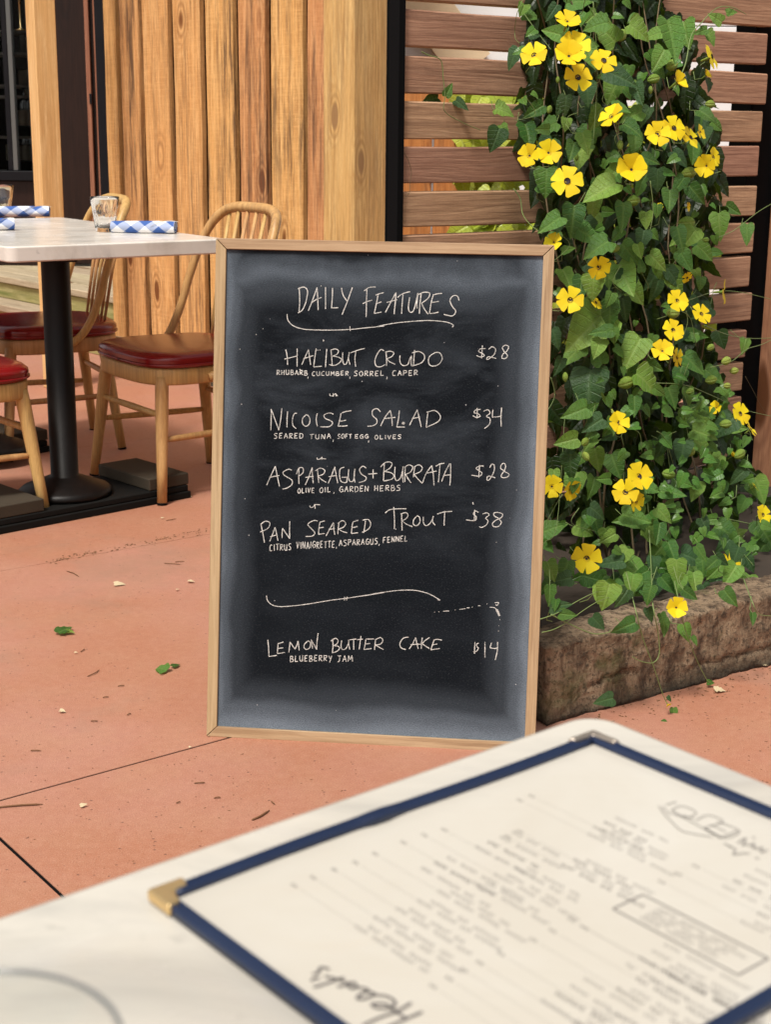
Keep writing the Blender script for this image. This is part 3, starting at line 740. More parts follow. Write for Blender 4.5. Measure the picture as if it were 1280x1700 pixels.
g = onz(3, 357, TZ); tumbler((g.x, g.y, TZ+.0008), 'clear fluted tumbler at the left edge between two rolled napkins')

# ================================================================== CHAIRS
def make_chair():
    root = empty('bentwood_chair', (0, 0, 0))
    # seat outline (x forward)
    out = []
    for i in range(40):
        a = 2*math.pi*i/40; c, s = math.cos(a), math.sin(a)
        ex = .55; x = .218*math.copysign(abs(c)**ex, c); y = .236*math.copysign(abs(s)**ex, s)
        y *= 1-.10*(.5-x/.41); out.append((x, y))
    def ring(prof):
        m = MB(); n = len(out); vs = []
        for (k, z) in prof: vs += [(x*k, y*k, z) for x, y in out]
        fs = [(i*n+j, i*n+(j+1) % n, (i+1)*n+(j+1) % n, (i+1)*n+j) for i in range(len(prof)-1) for j in range(n)]
        fs += [tuple(range(n-1, -1, -1)), tuple((len(prof)-1)*n+j for j in range(n))]
        m.add(vs, fs, True); return m
    ring([(.93, .352), (.985, .352), (1., .358), (1., .396), (.985, .401), (.9, .401)]).obj('seat_frame', M['bent_wood'], root)
    cu = ring([(.97, .4015), (1.005, .404), (1.02, .411), (1.012, .419), (1.022, .424), (1.015, .432), (.97, .441), (.85, .447), (.6, .450), (.3, .4515)]).obj('seat_cushion', M['vinyl'], root)
    m = MB(); m.tube([(x*1.022, y*1.022, .4115) for x, y in out+out[:2]], .0036, 6, cap=False); m.obj('piping', M['vinyl'], cu)
    legs = {'fr': ((.168, -.185), (.205, -.235)), 'fl': ((.168, .185), (.205, .235)), 'rr': ((-.155, -.15), (-.20, -.19)), 'rl': ((-.155, .15), (-.20, .19))}
    def lp(k, z):
        (x0, y0), (x1, y1) = legs[k]; t = 1-z/.38; return V((x0+(x1-x0)*t, y0+(y1-y0)*t, z))
    for k in legs:
        m = MB(); m.tube([lp(k, z) for z in (.375, .34, .25, .12, .004)], [.0185, .0205, .0195, .0165, .0145], 12)
        lg = m.obj('leg', M['bent_wood'], root)
        m = MB(); m.tube([lp(k, .006), lp(k, 0.)], .0150, 12); m.obj('foot_glide', M['black_matt'], lg)
    def rung(a, b, z, z2=None, r=.0095):
        p, q = lp(a, z), lp(b, z if z2 is None else z2); m = MB()
        m.tube([p+(q-p)*t for t in (0, .15, .5, .85, 1)], [r*.8, r, r*1.12, r, r*.8], 10); m.obj('stretcher', M['bent_wood'], root)
    rung('fr', 'fl', .262); rung('rr', 'rl', .262); rung('fr', 'rr', .19); rung('fl', 'rl', .19)
    # bow back: sweeps up from the sides of the seat, over the top and down
    half = [(.035, .232, .370), (-.035, .238, .392), (-.085, .238, .445), (-.125, .234, .53), (-.158, .227, .63), (-.19, .215, .72), (-.222, .195, .79), (-.25, .160, .832), (-.265, .10, .848), (-.268, .0, .850)]
    path = crom(half+[(x, -y, z) for x, y, z in half[-2::-1]], 4)
    m = MB(); m.tube(path, [.0135+.003*max(0, (p.z-.76)/.09) for p in path], 12); m.obj('bow', M['bent_wood'], root)
    for i in range(6):
        y = -.125+.05*i
        m = MB(); m.tube([(-.165, y*.92, .398), (-.205, y*1.0, .62), (-.262, y*1.1, .842)], [.0075, .0095, .008], 8, flat=.62)
        m.obj('spindle', M['bent_wood'], root)
    return root
cgrp = 'bentwood chairs round the far table'
chA = make_chair()
chA.location = (-.641, 4.581, 0); chA.rotation_euler.z = math.atan2(-.59, -.81)
tagp(chA, 'bentwood chair with red seat directly left of the chalkboard sign', 'chair', cgrp)
chB = copy_tree(chA); chB.location = (-1.188, 5.14, 0); chB.rotation_euler.z = math.atan2(-.44, -.90)
tagp(chB, 'bentwood chair with red seat standing behind the far table', 'chair', cgrp)
chC = copy_tree(chA); chC.location = (-1.275, 4.13, 0); chC.rotation_euler.z = math.atan2(.62, .78)
tagp(chC, 'bentwood chair with red seat cut off by the left edge of the picture', 'chair', cgrp)

# ================================================================== CHALKBOARD SIGN
yaw, lean, rl = R(-5.68), R(9.49), R(-.164); kx = H/1.17
BO = V((-.352*kx, 2.728*kx, 0)); BW, BH = .651*kx, .979*kx
bX = V((math.cos(yaw), math.sin(yaw), 0)); bN = V((-math.sin(yaw), math.cos(yaw), 0))
bZ = V((0, 0, 1))*math.cos(lean)+bN*math.sin(lean)
bX, bZ = bX*math.cos(rl)+bZ*math.sin(rl), bZ*math.cos(rl)-bX*math.sin(rl)
bF = bX.cross(bZ)*1.0          # toward the viewer
sign = empty('chalkboard_sign', BO, label='freestanding wood framed chalkboard listing the daily features in white chalk', cat='sign')
SM = frame((0, 0, 0), bX, bZ)
rw = .0192
def rail(poly, name):
    m = MB(); m.prism(poly, -.020, 0.); return m.obj(name, M['frame_wood'], sign, mat=SM, bevel=.0015)
g_ = .0006
def railx(P, Q, horizontal, name):
    """mitred rail in its own frame so the grain runs along it"""
    pass
def mitre(name, L, flip, M4):
    m = MB(); m.prism([(g_, 0), (L-g_, 0), (L-rw-g_, rw), (rw+g_, rw)], -.020, 0.)
    return m.obj(name, M['frame_wood'], sign, mat=SM @ M4, bevel=.0012)
mitre('bottom_rail', BW, 0, Matrix.Identity(4))
mitre('top_rail', BW, 0, Matrix.Translation((BW, BH, 0)) @ Matrix.Rotation(math.pi, 4, 'Z'))
mitre('side_rail', BH, 0, Matrix.Translation((BW, 0, 0)) @ Matrix.Rotation(math.pi/2, 4, 'Z'))
mitre('side_rail', BH, 0, Matrix.Translation((0, BH, 0)) @ Matrix.Rotation(-math.pi/2, 4, 'Z'))
M['slate'] = mk_slate(BW-2*rw, BH-2*rw)
m = MB(); m.box((0, 0, -.006), (BW-2*rw, BH-2*rw, 0))
panel = m.obj('chalkboard_panel', M['slate'], sign, mat=SM @ Matrix.Translation((rw, rw, -.006)))
# rear prop frame, opened behind the sign
rl_top = BH*.93
for x in (.05, BW-.075):
    a = bX*x + bZ*rl_top - bF*.022; foot = V((a.x, a.y, 0)) + bN*.13; foot.z = -BO.z
    d = (V((foot.x, foot.y, 0))-a); m = MB(); m.plank(d.length, .03, .018, seg=2)
    m.obj('prop_leg', M['frame_wood'], sign, mat=frame(a, d, bX))
m = MB(); p = bX*.05+bZ*.25-bF*.022; m.plank(BW-.125, .03, .016, seg=2, x0=.03)
zz = V((0, 0, 1))*.25 + bN*(.165*.93*BH+.10)
m.obj('prop_rail', M['frame_wood'], sign, mat=frame(bX*.032+zz, bX, (0, 0, 1)))
# chalk writing: strokes traced in enlarged frames of the photo, laid on the panel's real surface
PN = bF; PP = BO + bX*rw + bZ*rw - bF*.006
PM = sign.matrix_basis @ panel.matrix_basis; PMI = PM.inverted()
FR = {'A': (340, 380, 300/1280), 'B': (620, 380, 310/1280), 'C': (400, 740, 280/1280), 'D': (640, 740, 290/1280), 'E': (330, 930, 310/1280), 'F': (620, 930, 310/1280), 'G': (430, 560, 210/1280)}
def topan(fr, x, y):
    ox, oy, k = FR[fr]; p = onpl(ox+x*k, oy+y*k, PP, PN); return PMI @ p
PXM = .00098     # one photo pixel on the board, metres
def letters(fr_strokes, wpx=1.6, name='chalk_lettering', smooth=True):
    m = MB(); nz = V((0, 0, 1))
    for fr, stk in fr_strokes:
        for st in stk:
            pts = [topan(fr, *q) for q in st]
            for q in pts: q.z = 0
            if len(pts) > 2: pts = crom(pts, 5)
            else: pts = [pts[0]+(pts[1]-pts[0])*t for t in (0, .25, .5, .75, 1)]
            jit = [wpx*PXM*random.uniform(.8, 1.15) for _ in pts]
            m.ribbon([p+V((random.uniform(-1, 1), random.uniform(-1, 1), 0))*.00009 for p in pts], jit, nz, .0006)
    me = m.mesh(name, M['chalk']); return link(name, me, parent=panel)
title = [('A', [[(668,415),(672,500),(668,592)],[(660,425),(700,412),(727,440),(715,520),(690,575),(660,595)],
 [(733,580),(765,500),(795,415)],[(795,415),(800,500),(803,575)],[(760,520),(790,500),(828,485)],[(855,412),(855,490),(855,568)],
 [(905,418),(903,490),(897,560)],[(897,560),(945,558)],[(968,418),(980,470),(1010,515)],[(1045,415),(1015,500),(972,607)],
 [(1148,430),(1145,520),(1143,625)],[(1128,440),(1165,415),(1210,412)],[(1118,530),(1150,515),(1185,505)]]),
 ('B', [[(32,452),(20,515),(5,580)],[(15,455),(40,445),(70,437)],[(15,515),(55,500)],[(5,580),(55,570)],
 [(82,572),(120,500),(155,437)],[(155,437),(150,500),(142,585)],[(90,505),(163,485)],[(165,470),(200,445),(252,430)],[(203,450),(197,515),(193,582)],
 [(248,470),(240,540),(250,570),(275,560),(295,490),(305,440)],[(305,440),(298,520),(300,545)],
 [(328,440),(320,510),(315,583)],[(310,450),(345,435),(385,440),(375,475),(330,510)],[(330,510),(350,550),(375,585)],
 [(412,450),(395,510),(385,580)],[(412,452),(440,445),(470,442)],[(400,505),(448,497)],[(385,580),(415,578),(447,570)],
 [(588,490),(575,460),(545,460),(525,490),(540,530),(565,565),(545,595),(510,593),(482,585)]])]
letters(title, 1.75)
letters([('A', [[(582,603),(590,650),(630,688),(700,710),(800,716),(900,717),(1030,712),(1150,700),(1270,688)],[(1028,690),(1030,722)]]),
 ('B', [[(-4,676),(120,650),(250,635),(380,628),(480,635),(530,648),(548,662),(540,675)]])], 1.45, 'chalk_flourish')
letters([('G', [[(270,125),(285,200),(288,280)],[(385,112),(385,200),(385,295)],[(258,220),(320,205),(378,190)],
 [(432,278),(465,200),(500,125)],[(500,125),(510,200),(522,280)],[(450,215),(500,200),(548,185)],[(578,112),(565,200),(552,298)],[(552,298),(590,297),(635,292)],
 [(685,118),(678,210),(672,302)],[(728,130),(735,200),(740,290)],[(725,130),(770,118),(803,135),(790,170),(745,190)],[(745,190),(800,200),(835,225),(810,260),(760,285),(710,275)],
 [(848,150),(845,220),(858,270),(885,265),(905,200),(915,150)],[(915,150),(905,210),(920,275)],[(925,158),(1000,130),(1072,112)],[(980,140),(970,220),(978,297)]]),
 ('B', [[(72,835),(50,828),(25,860),(10,905),(20,940),(50,945),(80,930)],[(85,840),(90,890),(90,940)],[(85,845),(115,838),(140,850),(125,875),(92,890)],[(92,890),(110,910),(150,928)],
 [(182,868),(182,910),(200,935),(235,930),(250,890),(262,870)],[(262,870),(258,910),(262,940)],[(282,830),(278,880),(275,940)],[(265,850),(310,840),(345,860),(350,890),(325,920),(265,940)],
 [(420,850),(385,875),(378,915),(400,940),(445,930),(472,890),(455,850),(418,848)]])])
letters([('B', [[(768,820),(735,822),(722,840),(750,855),(760,870),(735,878),(708,868)],[(748,800),(742,888)],[(790,825),(815,808),(838,825),(828,860),(795,890),(778,895),(785,878),(810,880),(842,888)],
 [(900,845),(885,815),(905,797),(928,808),(915,838),(888,860),(882,885),(905,888),(920,870),(902,845)]])])
letters([('G', [[(122,725),(122,830),(118,942)],[(122,728),(160,830),(200,940)],[(200,940),(218,830),(230,718)],[(288,750),(283,830),(283,912)],
 [(382,768),(355,775),(338,830),(342,890),(375,922)],[(475,785),(442,820),(440,870),(470,900),(505,880),(515,830),(495,790),(470,785)],[(590,770),(578,830),(590,900)],
 [(752,778),(715,765),(660,785),(670,820),(735,850),(740,880),(700,905),(622,905)],[(838,765),(880,750),(935,742)],[(830,768),(818,830),(800,898)],[(812,850),(850,845),(880,838)],[(800,898),(850,898),(895,893)],
 [(1230,755),(1195,722),(1150,740),(1150,790),(1190,830),(1190,870),(1150,895),(1098,900)]]),
 ('B', [[(50,1350),(80,1290),(115,1245)],[(115,1245),(125,1290),(130,1350)],[(75,1300),(150,1292)],[(178,1245),(172,1300),(160,1358)],[(160,1358),(215,1358)],
 [(248,1345),(275,1290),(300,1240)],[(300,1240),(315,1300),(328,1358)],[(265,1300),(320,1290)],[(375,1255),(368,1300),(362,1360)],[(365,1258),(420,1245),(458,1280),(445,1320),(362,1360)]])])
letters([('B', [[(196,1333),(214,1331)],[(198,1328),(212,1336)]])], 3.6, 'chalk_dot')
letters([('B', [[(735,1238),(705,1240),(690,1258),(720,1268),(732,1285),(705,1292),(682,1280)],[(712,1228),(712,1298)],[(755,1250),(785,1240),(800,1262),(775,1285),(800,1300),(795,1340),(762,1368)],
 [(820,1240),(815,1290)],[(815,1290),(850,1288),(880,1282)],[(880,1225),(875,1290),(877,1355)]])])
letters([('C', [[(195,298),(225,230),(260,155)],[(260,155),(275,230),(292,308)],[(215,240),(290,225)],[(385,185),(360,178),(320,200),(330,225),(385,260),(385,295),(350,320),(315,328)],
 [(440,172),(438,230),(440,290)],[(420,215),(440,170),(470,170),(470,205),(440,230)],[(487,298),(515,235),(540,165)],[(540,165),(543,230),(548,285)],[(490,240),(550,232)],
 [(580,180),(585,230),(590,282)],[(565,190),(600,170),(635,185),(625,215),(585,230)],[(585,230),(610,255),(648,278)],[(662,285),(690,220),(712,160)],[(712,160),(722,220),(735,285)],[(665,235),(725,225)],
 [(785,162),(755,175),(748,220),(760,270),(800,278),(805,240)],[(765,240),(810,238)],[(818,178),(815,240),(830,272),(855,260),(862,200),(865,175)],[(865,175),(858,230),(865,278)],
 [(950,170),(925,155),(900,180),(915,215),(950,240),(940,265),(895,280)],[(965,215),(1033,210)],[(1003,180),(1003,248)],
 [(1088,135),(1085,200),(1082,265)],[(1060,160),(1100,125),(1145,130),(1135,165),(1090,195)],[(1090,195),(1140,205),(1162,230),(1140,255),(1082,268)]]),
 ('D', [[(70,155),(68,220),(80,255),(110,235),(128,170),(130,150)],[(130,150),(125,215),(130,270)],[(145,160),(142,215),(142,265)],[(140,160),(170,140),(200,155),(185,190),(148,210)],[(148,210),(165,240),(188,272)],
 [(215,155),(208,200),(205,230)],[(210,155),(245,140),(270,160),(255,190),(210,210)],[(210,210),(240,245),(270,275)],[(272,272),(300,200),(340,145)],[(340,145),(352,220),(355,290)],[(305,200),(375,185)],
 [(370,150),(400,133),(432,128)],[(400,135),(395,200),(388,268)],[(412,262),(440,190),(472,130)],[(478,130),(478,210),(472,290)],[(425,218),(478,212)]])])
letters([('D', [[(720,148),(690,150),(665,165),(690,185),(708,200),(690,222),(630,215)],[(690,140),(685,232)],[(765,160),(780,135),(798,145),(795,190),(765,245),(745,250),(750,225),(775,225),(805,235)],
 [(865,180),(845,165),(850,140),(870,128),(882,150),(870,185),(850,215),(855,232),(885,232),(908,215),(895,200),(865,185)]])])
letters([('C', [[(150,590),(165,665),(178,735)],[(150,595),(185,572),(218,585),(205,625),(145,655)],[(217,725),(240,670),(258,618)],[(258,618),(270,670),(280,720)],[(220,690),(275,675)],
 [(312,700),(312,660),(315,625)],[(315,625),(345,670),(370,705)],[(370,705),(368,640),(370,572)],[(582,570),(550,568),(508,595),(530,625),(560,660),(540,685),(490,688)],
 [(600,580),(592,625),(588,672)],[(600,580),(635,570)],[(592,625),(628,618)],[(588,672),(635,665)],[(645,685),(675,630),(702,582)],[(702,582),(705,630),(712,675)],[(665,635),(712,628)],
 [(745,580),(738,625),(735,670)],[(735,590),(770,568),(795,590),(775,620),(740,630)],[(740,630),(770,650),(805,660)],[(850,580),(842,620),(838,665)],[(850,578),(890,565)],[(845,622),(885,612)],[(838,665),(888,660)],
 [(945,568),(940,610),(932,660)],[(922,565),(965,560),(985,590),(970,630),(920,658)],[(1095,510),(1130,485),(1190,478),(1255,478)],[(1160,465),(1165,550),(1165,632)]]),
 ('D', [[(118,495),(120,560),(122,620)],[(110,500),(150,490),(165,510),(150,535),(120,548)],[(120,548),(155,575),(198,592)],[(235,512),(208,540),(205,575),(230,585),(252,560),(250,525),(232,512)],
 [(278,520),(278,560),(295,585),(325,570),(348,530),(350,515)],[(350,515),(345,555),(365,582)],[(380,500),(430,485),(490,480)],[(435,478),(432,530),(430,585)]])])
letters([('D', [[(682,488),(660,478),(645,500),(665,520),(660,545),(630,548),(592,542)],[(655,470),(652,550)],[(712,500),(745,492),(760,508),(735,530),(752,550),(740,580),(705,598),(688,592)],
 [(828,530),(800,515),(795,495),(820,488),(858,500),(850,525),(810,545),(785,570),(795,592),(830,590),(850,560),(830,535)]])])
letters([('E', [[(463,243),(470,275),(500,305),(550,317),(620,315),(750,300),(900,275),(1000,262),(1150,240),(1270,221)],[(1000,252),(997,275)],[(1018,250),(1012,275)]]),
 ('F', [[(-6,231),(100,215),(200,205),(290,207),(380,230),(455,272),(438,270)]])], 1.4, 'chalk_flourish')
letters([('F', [[(418,357),(422,356)],[(448,353),(452,353)],[(478,350),(520,347)],[(560,340),(563,340)],[(590,338),(632,331)],[(640,327),(660,325)],[(675,322),(680,321)],[(718,312),(735,312)],[(778,300),(782,300)],
 [(832,292),(858,290),(850,308),(838,305)],[(798,322),(830,325),(850,345)],[(866,405),(869,410)],[(860,448),(862,450)],[(857,484),(859,487)]])], 1.3, 'chalk_dashes')
letters([('F', [[(846,338),(856,360),(866,382)]])], 3.6, 'chalk_mark')
letters([('E', [[(472,545),(478,600),(480,660)],[(480,660),(533,652)],[(543,572),(540,605),(538,640)],[(543,572),(580,560)],[(540,605),(578,600)],[(538,640),(590,632)],
 [(617,632),(622,590),(625,560)],[(625,560),(645,590),(660,610)],[(660,610),(672,580),(680,552)],[(680,552),(685,590),(688,618)],[(750,552),(725,575),(722,600),(740,612),(762,595),(765,565),(748,552)],
 [(780,605),(775,575),(770,545)],[(770,545),(790,580),(808,612)],[(808,612),(810,560),(818,500)],[(918,540),(920,590),(915,635)],[(905,555),(935,535),(955,550),(945,575),(922,585)],[(922,585),(955,590),(965,605),(945,625),(915,635)],
 [(980,550),(975,590),(985,612),(1008,605),(1025,570),(1028,545)],[(1028,545),(1028,580),(1035,612)],[(1035,545),(1080,540)],[(1062,540),(1062,612)],[(1085,545),(1125,540)],[(1112,520),(1105,570),(1100,610)],
 [(1145,545),(1140,580),(1132,612)],[(1145,540),(1200,540)],[(1140,575),(1175,570)],[(1132,612),(1185,605)],[(1212,545),(1208,580),(1205,615)],[(1210,545),(1245,530),(1262,550),(1245,575),(1210,580)],[(1210,580),(1240,598),(1265,612)]]),
 ('F', [[(240,527),(205,535),(182,570),(190,600),(222,612)],[(245,608),(270,570),(290,530)],[(290,530),(298,570),(308,608)],[(255,578),(325,575)],[(335,530),(330,570),(328,608)],[(385,530),(355,550),(335,572)],[(335,572),(360,590),(385,605)],
 [(415,550),(405,580),(393,615)],[(412,548),(440,542),(470,548)],[(405,580),(438,575)],[(393,615),(455,605)]])])
letters([('F', [[(722,568),(708,575),(710,590),(720,605),(705,625),(685,628)],[(697,560),(693,640)],[(765,560),(765,668)],[(810,565),(800,600)],[(800,600),(830,605),(852,600)],[(852,560),(850,620),(835,685)]])])
letters([('G', [[(715,570),(720,590),(745,590),(752,565)],[(752,565),(750,600)],[(755,585),(775,570),(780,598)],[(780,575),(795,595)]]),
 ('C', [[(577,90),(580,102),(600,100),(615,85)],[(615,85),(612,105)],[(620,98),(645,100)],[(522,455),(530,468),(550,462),(560,445)],[(560,445),(600,448)],[(562,448),(562,478)]])], 1.4, 'chalk_squiggle')
letters([('G', [[(648,40),(656,28)],[(590,132),(596,128)],[(612,130),(620,128)],[(410,322),(418,330)]]), ('A', [[(246,850),(250,853)],[(361,746),(365,750)],[(838,785),(842,790)],[(822,403),(826,405)],[(410,706),(412,709)]]), ('D', [[(812,706),(815,708)],[(640,415),(645,430)]]), ('F', [[(1102,60),(1106,62)]][:0])], 1.7, 'chalk_specks')
# small capitals: a stroke alphabet in a unit box (x right, y down)
AB = {
 'A': [[(0,1),(.45,0)],[(.45,0),(.85,1)],[(.1,.62),(.8,.58)]], 'B': [[(.1,0),(.08,1)],[(.05,.05),(.6,.05),(.6,.38),(.12,.48)],[(.12,.48),(.8,.6),(.65,.95),(.05,1)]],
 'C': [[(.8,.08),(.4,.02),(.08,.45),(.2,.95),(.75,.92)]], 'D': [[(.1,0),(.08,1)],[(0,.04),(.65,.1),(.85,.5),(.6,.9),(.02,1)]],
 'E': [[(.12,0),(.06,1)],[(.1,.03),(.8,0)],[(.08,.5),(.65,.46)],[(.06,1),(.75,.95)]], 'F': [[(.12,0),(.06,1)],[(.1,.03),(.85,0)],[(.08,.5),(.65,.46)]],
 'G': [[(.8,.1),(.4,.03),(.05,.5),(.3,.98),(.8,.85),(.8,.52)],[(.45,.52),(.9,.5)]], 'H': [[(.1,0),(.08,1)],[(.78,0),(.75,1)],[(.05,.55),(.85,.48)]],
 'I': [[(.4,0),(.36,1)]], 'J': [[(.55,0),(.5,.85),(.1,.98)],[(.1,.02),(.9,0)]], 'L': [[(.15,0),(.08,1)],[(.08,1),(.75,.95)]],
 'M': [[(.02,1),(.12,0)],[(.12,0),(.42,.7)],[(.42,.7),(.75,0)],[(.75,0),(.9,1)]], 'N': [[(.05,1),(.1,0)],[(.1,0),(.75,1)],[(.75,1),(.85,0)]],
 'O': [[(.45,.02),(.05,.4),(.2,.95),(.65,.95),(.85,.45),(.6,.05),(.42,.02)]], 'P': [[(.12,0),(.05,1)],[(.05,.06),(.7,.08),(.7,.45),(.08,.55)]],
 'R': [[(.12,0),(.05,1)],[(.05,.06),(.7,.08),(.65,.42),(.08,.5)],[(.1,.5),(.85,1)]], 'S': [[(.85,.08),(.4,.0),(.15,.28),(.7,.6),(.6,.95),(.02,.95)]],
 'T': [[(0,.06),(.9,0)],[(.45,.03),(.42,1)]], 'U': [[(.08,0),(.06,.7),(.35,1),(.7,.8),(.78,0)],[(.78,0),(.76,1)]], 'V': [[(.05,0),(.38,1)],[(.38,1),(.85,0)]], 'Y': [[(.05,0),(.4,.5)],[(.85,0),(.3,1.15)]], ',': [[(.35,.75),(.15,1.3)]]}
def word(fr, txt, x0, y0, x1, y1, hgt, gap=.24):
    """word from its top-left (x0,y0) to its top-right (x1,y1)"""
    wd = [(.45 if c in 'I,' else (1.15 if c == 'M' else 1.)) for c in txt]; tot = sum(wd)+gap*(len(txt)-1)
    out = []; u = 0; dx, dy = x1-x0, y1-y0; cwid = dx/tot
    for c, w_ in zip(txt, wd):
        oy = random.uniform(-.06, .06)*hgt
        for st in AB[c]:
            out.append([(x0+dx*(u+px_*w_)/tot+random.uniform(-.02, .02)*hgt, y0+dy*(u+px_*w_)/tot+py_*hgt+oy+random.uniform(-.02, .02)*hgt) for px_, py_ in st])
        u += w_+gap
    return (fr, out)
sw = 1.4
letters([word('G', 'RHUBARB', 178, 328, 495, 336, 48), word('G', ',', 488, 372, 515, 372, 34), word('G', 'CUCUMBER', 535, 348, 912, 342, 42), word('G', ',', 915, 372, 932, 372, 38),
         word('G', 'SORREL', 960, 340, 1272, 338, 50), word('B', ',', 90, 990, 103, 990, 30), word('B', 'CAPER', 130, 972, 308, 968, 35)], sw)
letters([word('G', 'SEARED', 150, 972, 450, 968, 52), word('G', 'TUNA', 512, 985, 733, 975, 48), word('G', ',', 745, 1005, 765, 1005, 38), word('G', 'SOFT', 795, 980, 942, 978, 44), word('G', 'EGG', 970, 985, 1112, 982, 38),
         word('G', ',', 1105, 1020, 1122, 1020, 34), word('B', 'OLIVES', 8, 1412, 195, 1412, 28)], sw)
letters([word('C', 'OLIVE', 430, 322, 560, 320, 36), word('C', 'OIL', 597, 318, 685, 314, 38), word('C', ',', 702, 335, 716, 335, 22), word('C', 'GARDEN', 748, 310, 972, 305, 42), word('C', 'HERBS', 1012, 303, 1215, 296, 42)], sw)
letters([word('C', 'CITRUS', 216, 750, 384, 742, 48), word('C', 'VINAIGRETTE', 420, 732, 715, 722, 50), word('C', ',', 720, 750, 734, 750, 26), word('C', 'ASPARAGUS', 745, 716, 1042, 700, 44), word('C', ',', 1045, 725, 1062, 725, 26),
         word('C', 'FENNEL', 1078, 698, 1268, 680, 42)], sw)
letters([word('E', 'BLUEBERRY', 625, 655, 915, 652, 40), word('E', 'JAM', 948, 652, 1058, 655, 42)], sw)

# ================================================================== PLANTER
K0 = V((.305, 2.612, 0)); KD = V((.828, .561, 0)).normalized(); KN = V((-KD.y, KD.x, 0))    # KN runs back toward the fence
planter = empty('planter_kerb', K0, label='low weathered concrete planter kerb under the flowering vine', cat='kerb')
def rough_block(name, L, T, Hh, mat4, nx=90, nz=20, nt=8, amp=.0075):
    """solid block whose faces are pitted and whose upper edge is worn"""
    from mathutils import noise
    bm = bmesh.new(); vs = {}
    def vt(i, j, k):
        key = (i, j, k)
        if key not in vs:
            x, y, z = L*i/nx, T*j/nt, Hh*k/nz; p = V((x, y, z)); w_ = mat4 @ p
            n3 = noise.noise_vector(w_*9)*amp + noise.noise_vector(w_*31)*amp*.6 + noise.noise_vector(w_*80)*amp*.45
            n3.x *= .4; top = k/nz
            if k == nz: p.z += noise.noise(w_*5)*.008
            ed = min(1, (1-top)/.15+.0); ej = min(j, nt-j)/nt
            if top > .95 and ej < .1: p.z -= .003; p.y += (.002 if j < nt/2 else -.002)
            if z < .035: n3.y -= .006*(1-z/.035)*(1 if j == 0 else 0)
            # long crack low on the face
            cz = .045 + .012*math.sin(x*9)+.01*noise.noise(w_*12)
            if j == 0 and abs(z-cz) < Hh/nz*.6 and noise.noise(w_*4) > 0: n3.y += .006
            vs[key] = bm.verts.new(p+n3)
        return vs[key]
    for i in range(nx):
        for k in range(nz):
            for j in (0, nt):
                q = [vt(i, j, k), vt(i+1, j, k), vt(i+1, j, k+1), vt(i, j, k+1)]; bm.faces.new(q if j == 0 else q[::-1])
        for j in range(nt):
            bm.faces.new([vt(i, j, nz), vt(i+1, j, nz), vt(i+1, j+1, nz), vt(i, j+1, nz)])
            bm.faces.new([vt(i, j, 0), vt(i, j+1, 0), vt(i+1, j+1, 0), vt(i+1, j, 0)])
    for k in range(nz):
        for j in range(nt):
            bm.faces.new([vt(0, j, k), vt(0, j, k+1), vt(0, j+1, k+1), vt(0, j+1, k)])
            bm.faces.new([vt(nx, j, k), vt(nx, j+1, k), vt(nx, j+1, k+1), vt(nx, j, k+1)])
    bmesh.ops.recalc_face_normals(bm, faces=bm.faces)
    me = bpy.data.meshes.new(name); bm.to_mesh(me); bm.free()
    for p in me.polygons: p.use_smooth = True
    return link(name, me, M['kerb'], planter, mat=Matrix.Translation(-K0) @ mat4)
rough_block('front_kerb', 2.6, .115, .155, frame(K0, KD, KN), nx=320)
rough_block('side_kerb', .55, .10, .15, frame(K0+KD*.012+KN*.118+V((.0, 0, 0)), KN*1.0+KD*.45, -KD), nx=46, nt=6)
m = MB(); N = 26; vs = []
for i in range(N+1):
    for j in range(13):
        p = K0+KD*(.02+2.5*i/N)+KN*(.10+.95*j/12); vs.append((p.x, p.y, .115+random.uniform(-.012, .018)))
m.add(vs, [(i*13+j, i*13+j+1, (i+1)*13+j+1, (i+1)*13+j) for i in range(N) for j in range(12)], True)
tagp(m.obj('soil_bed', M['soil']), kind='structure')

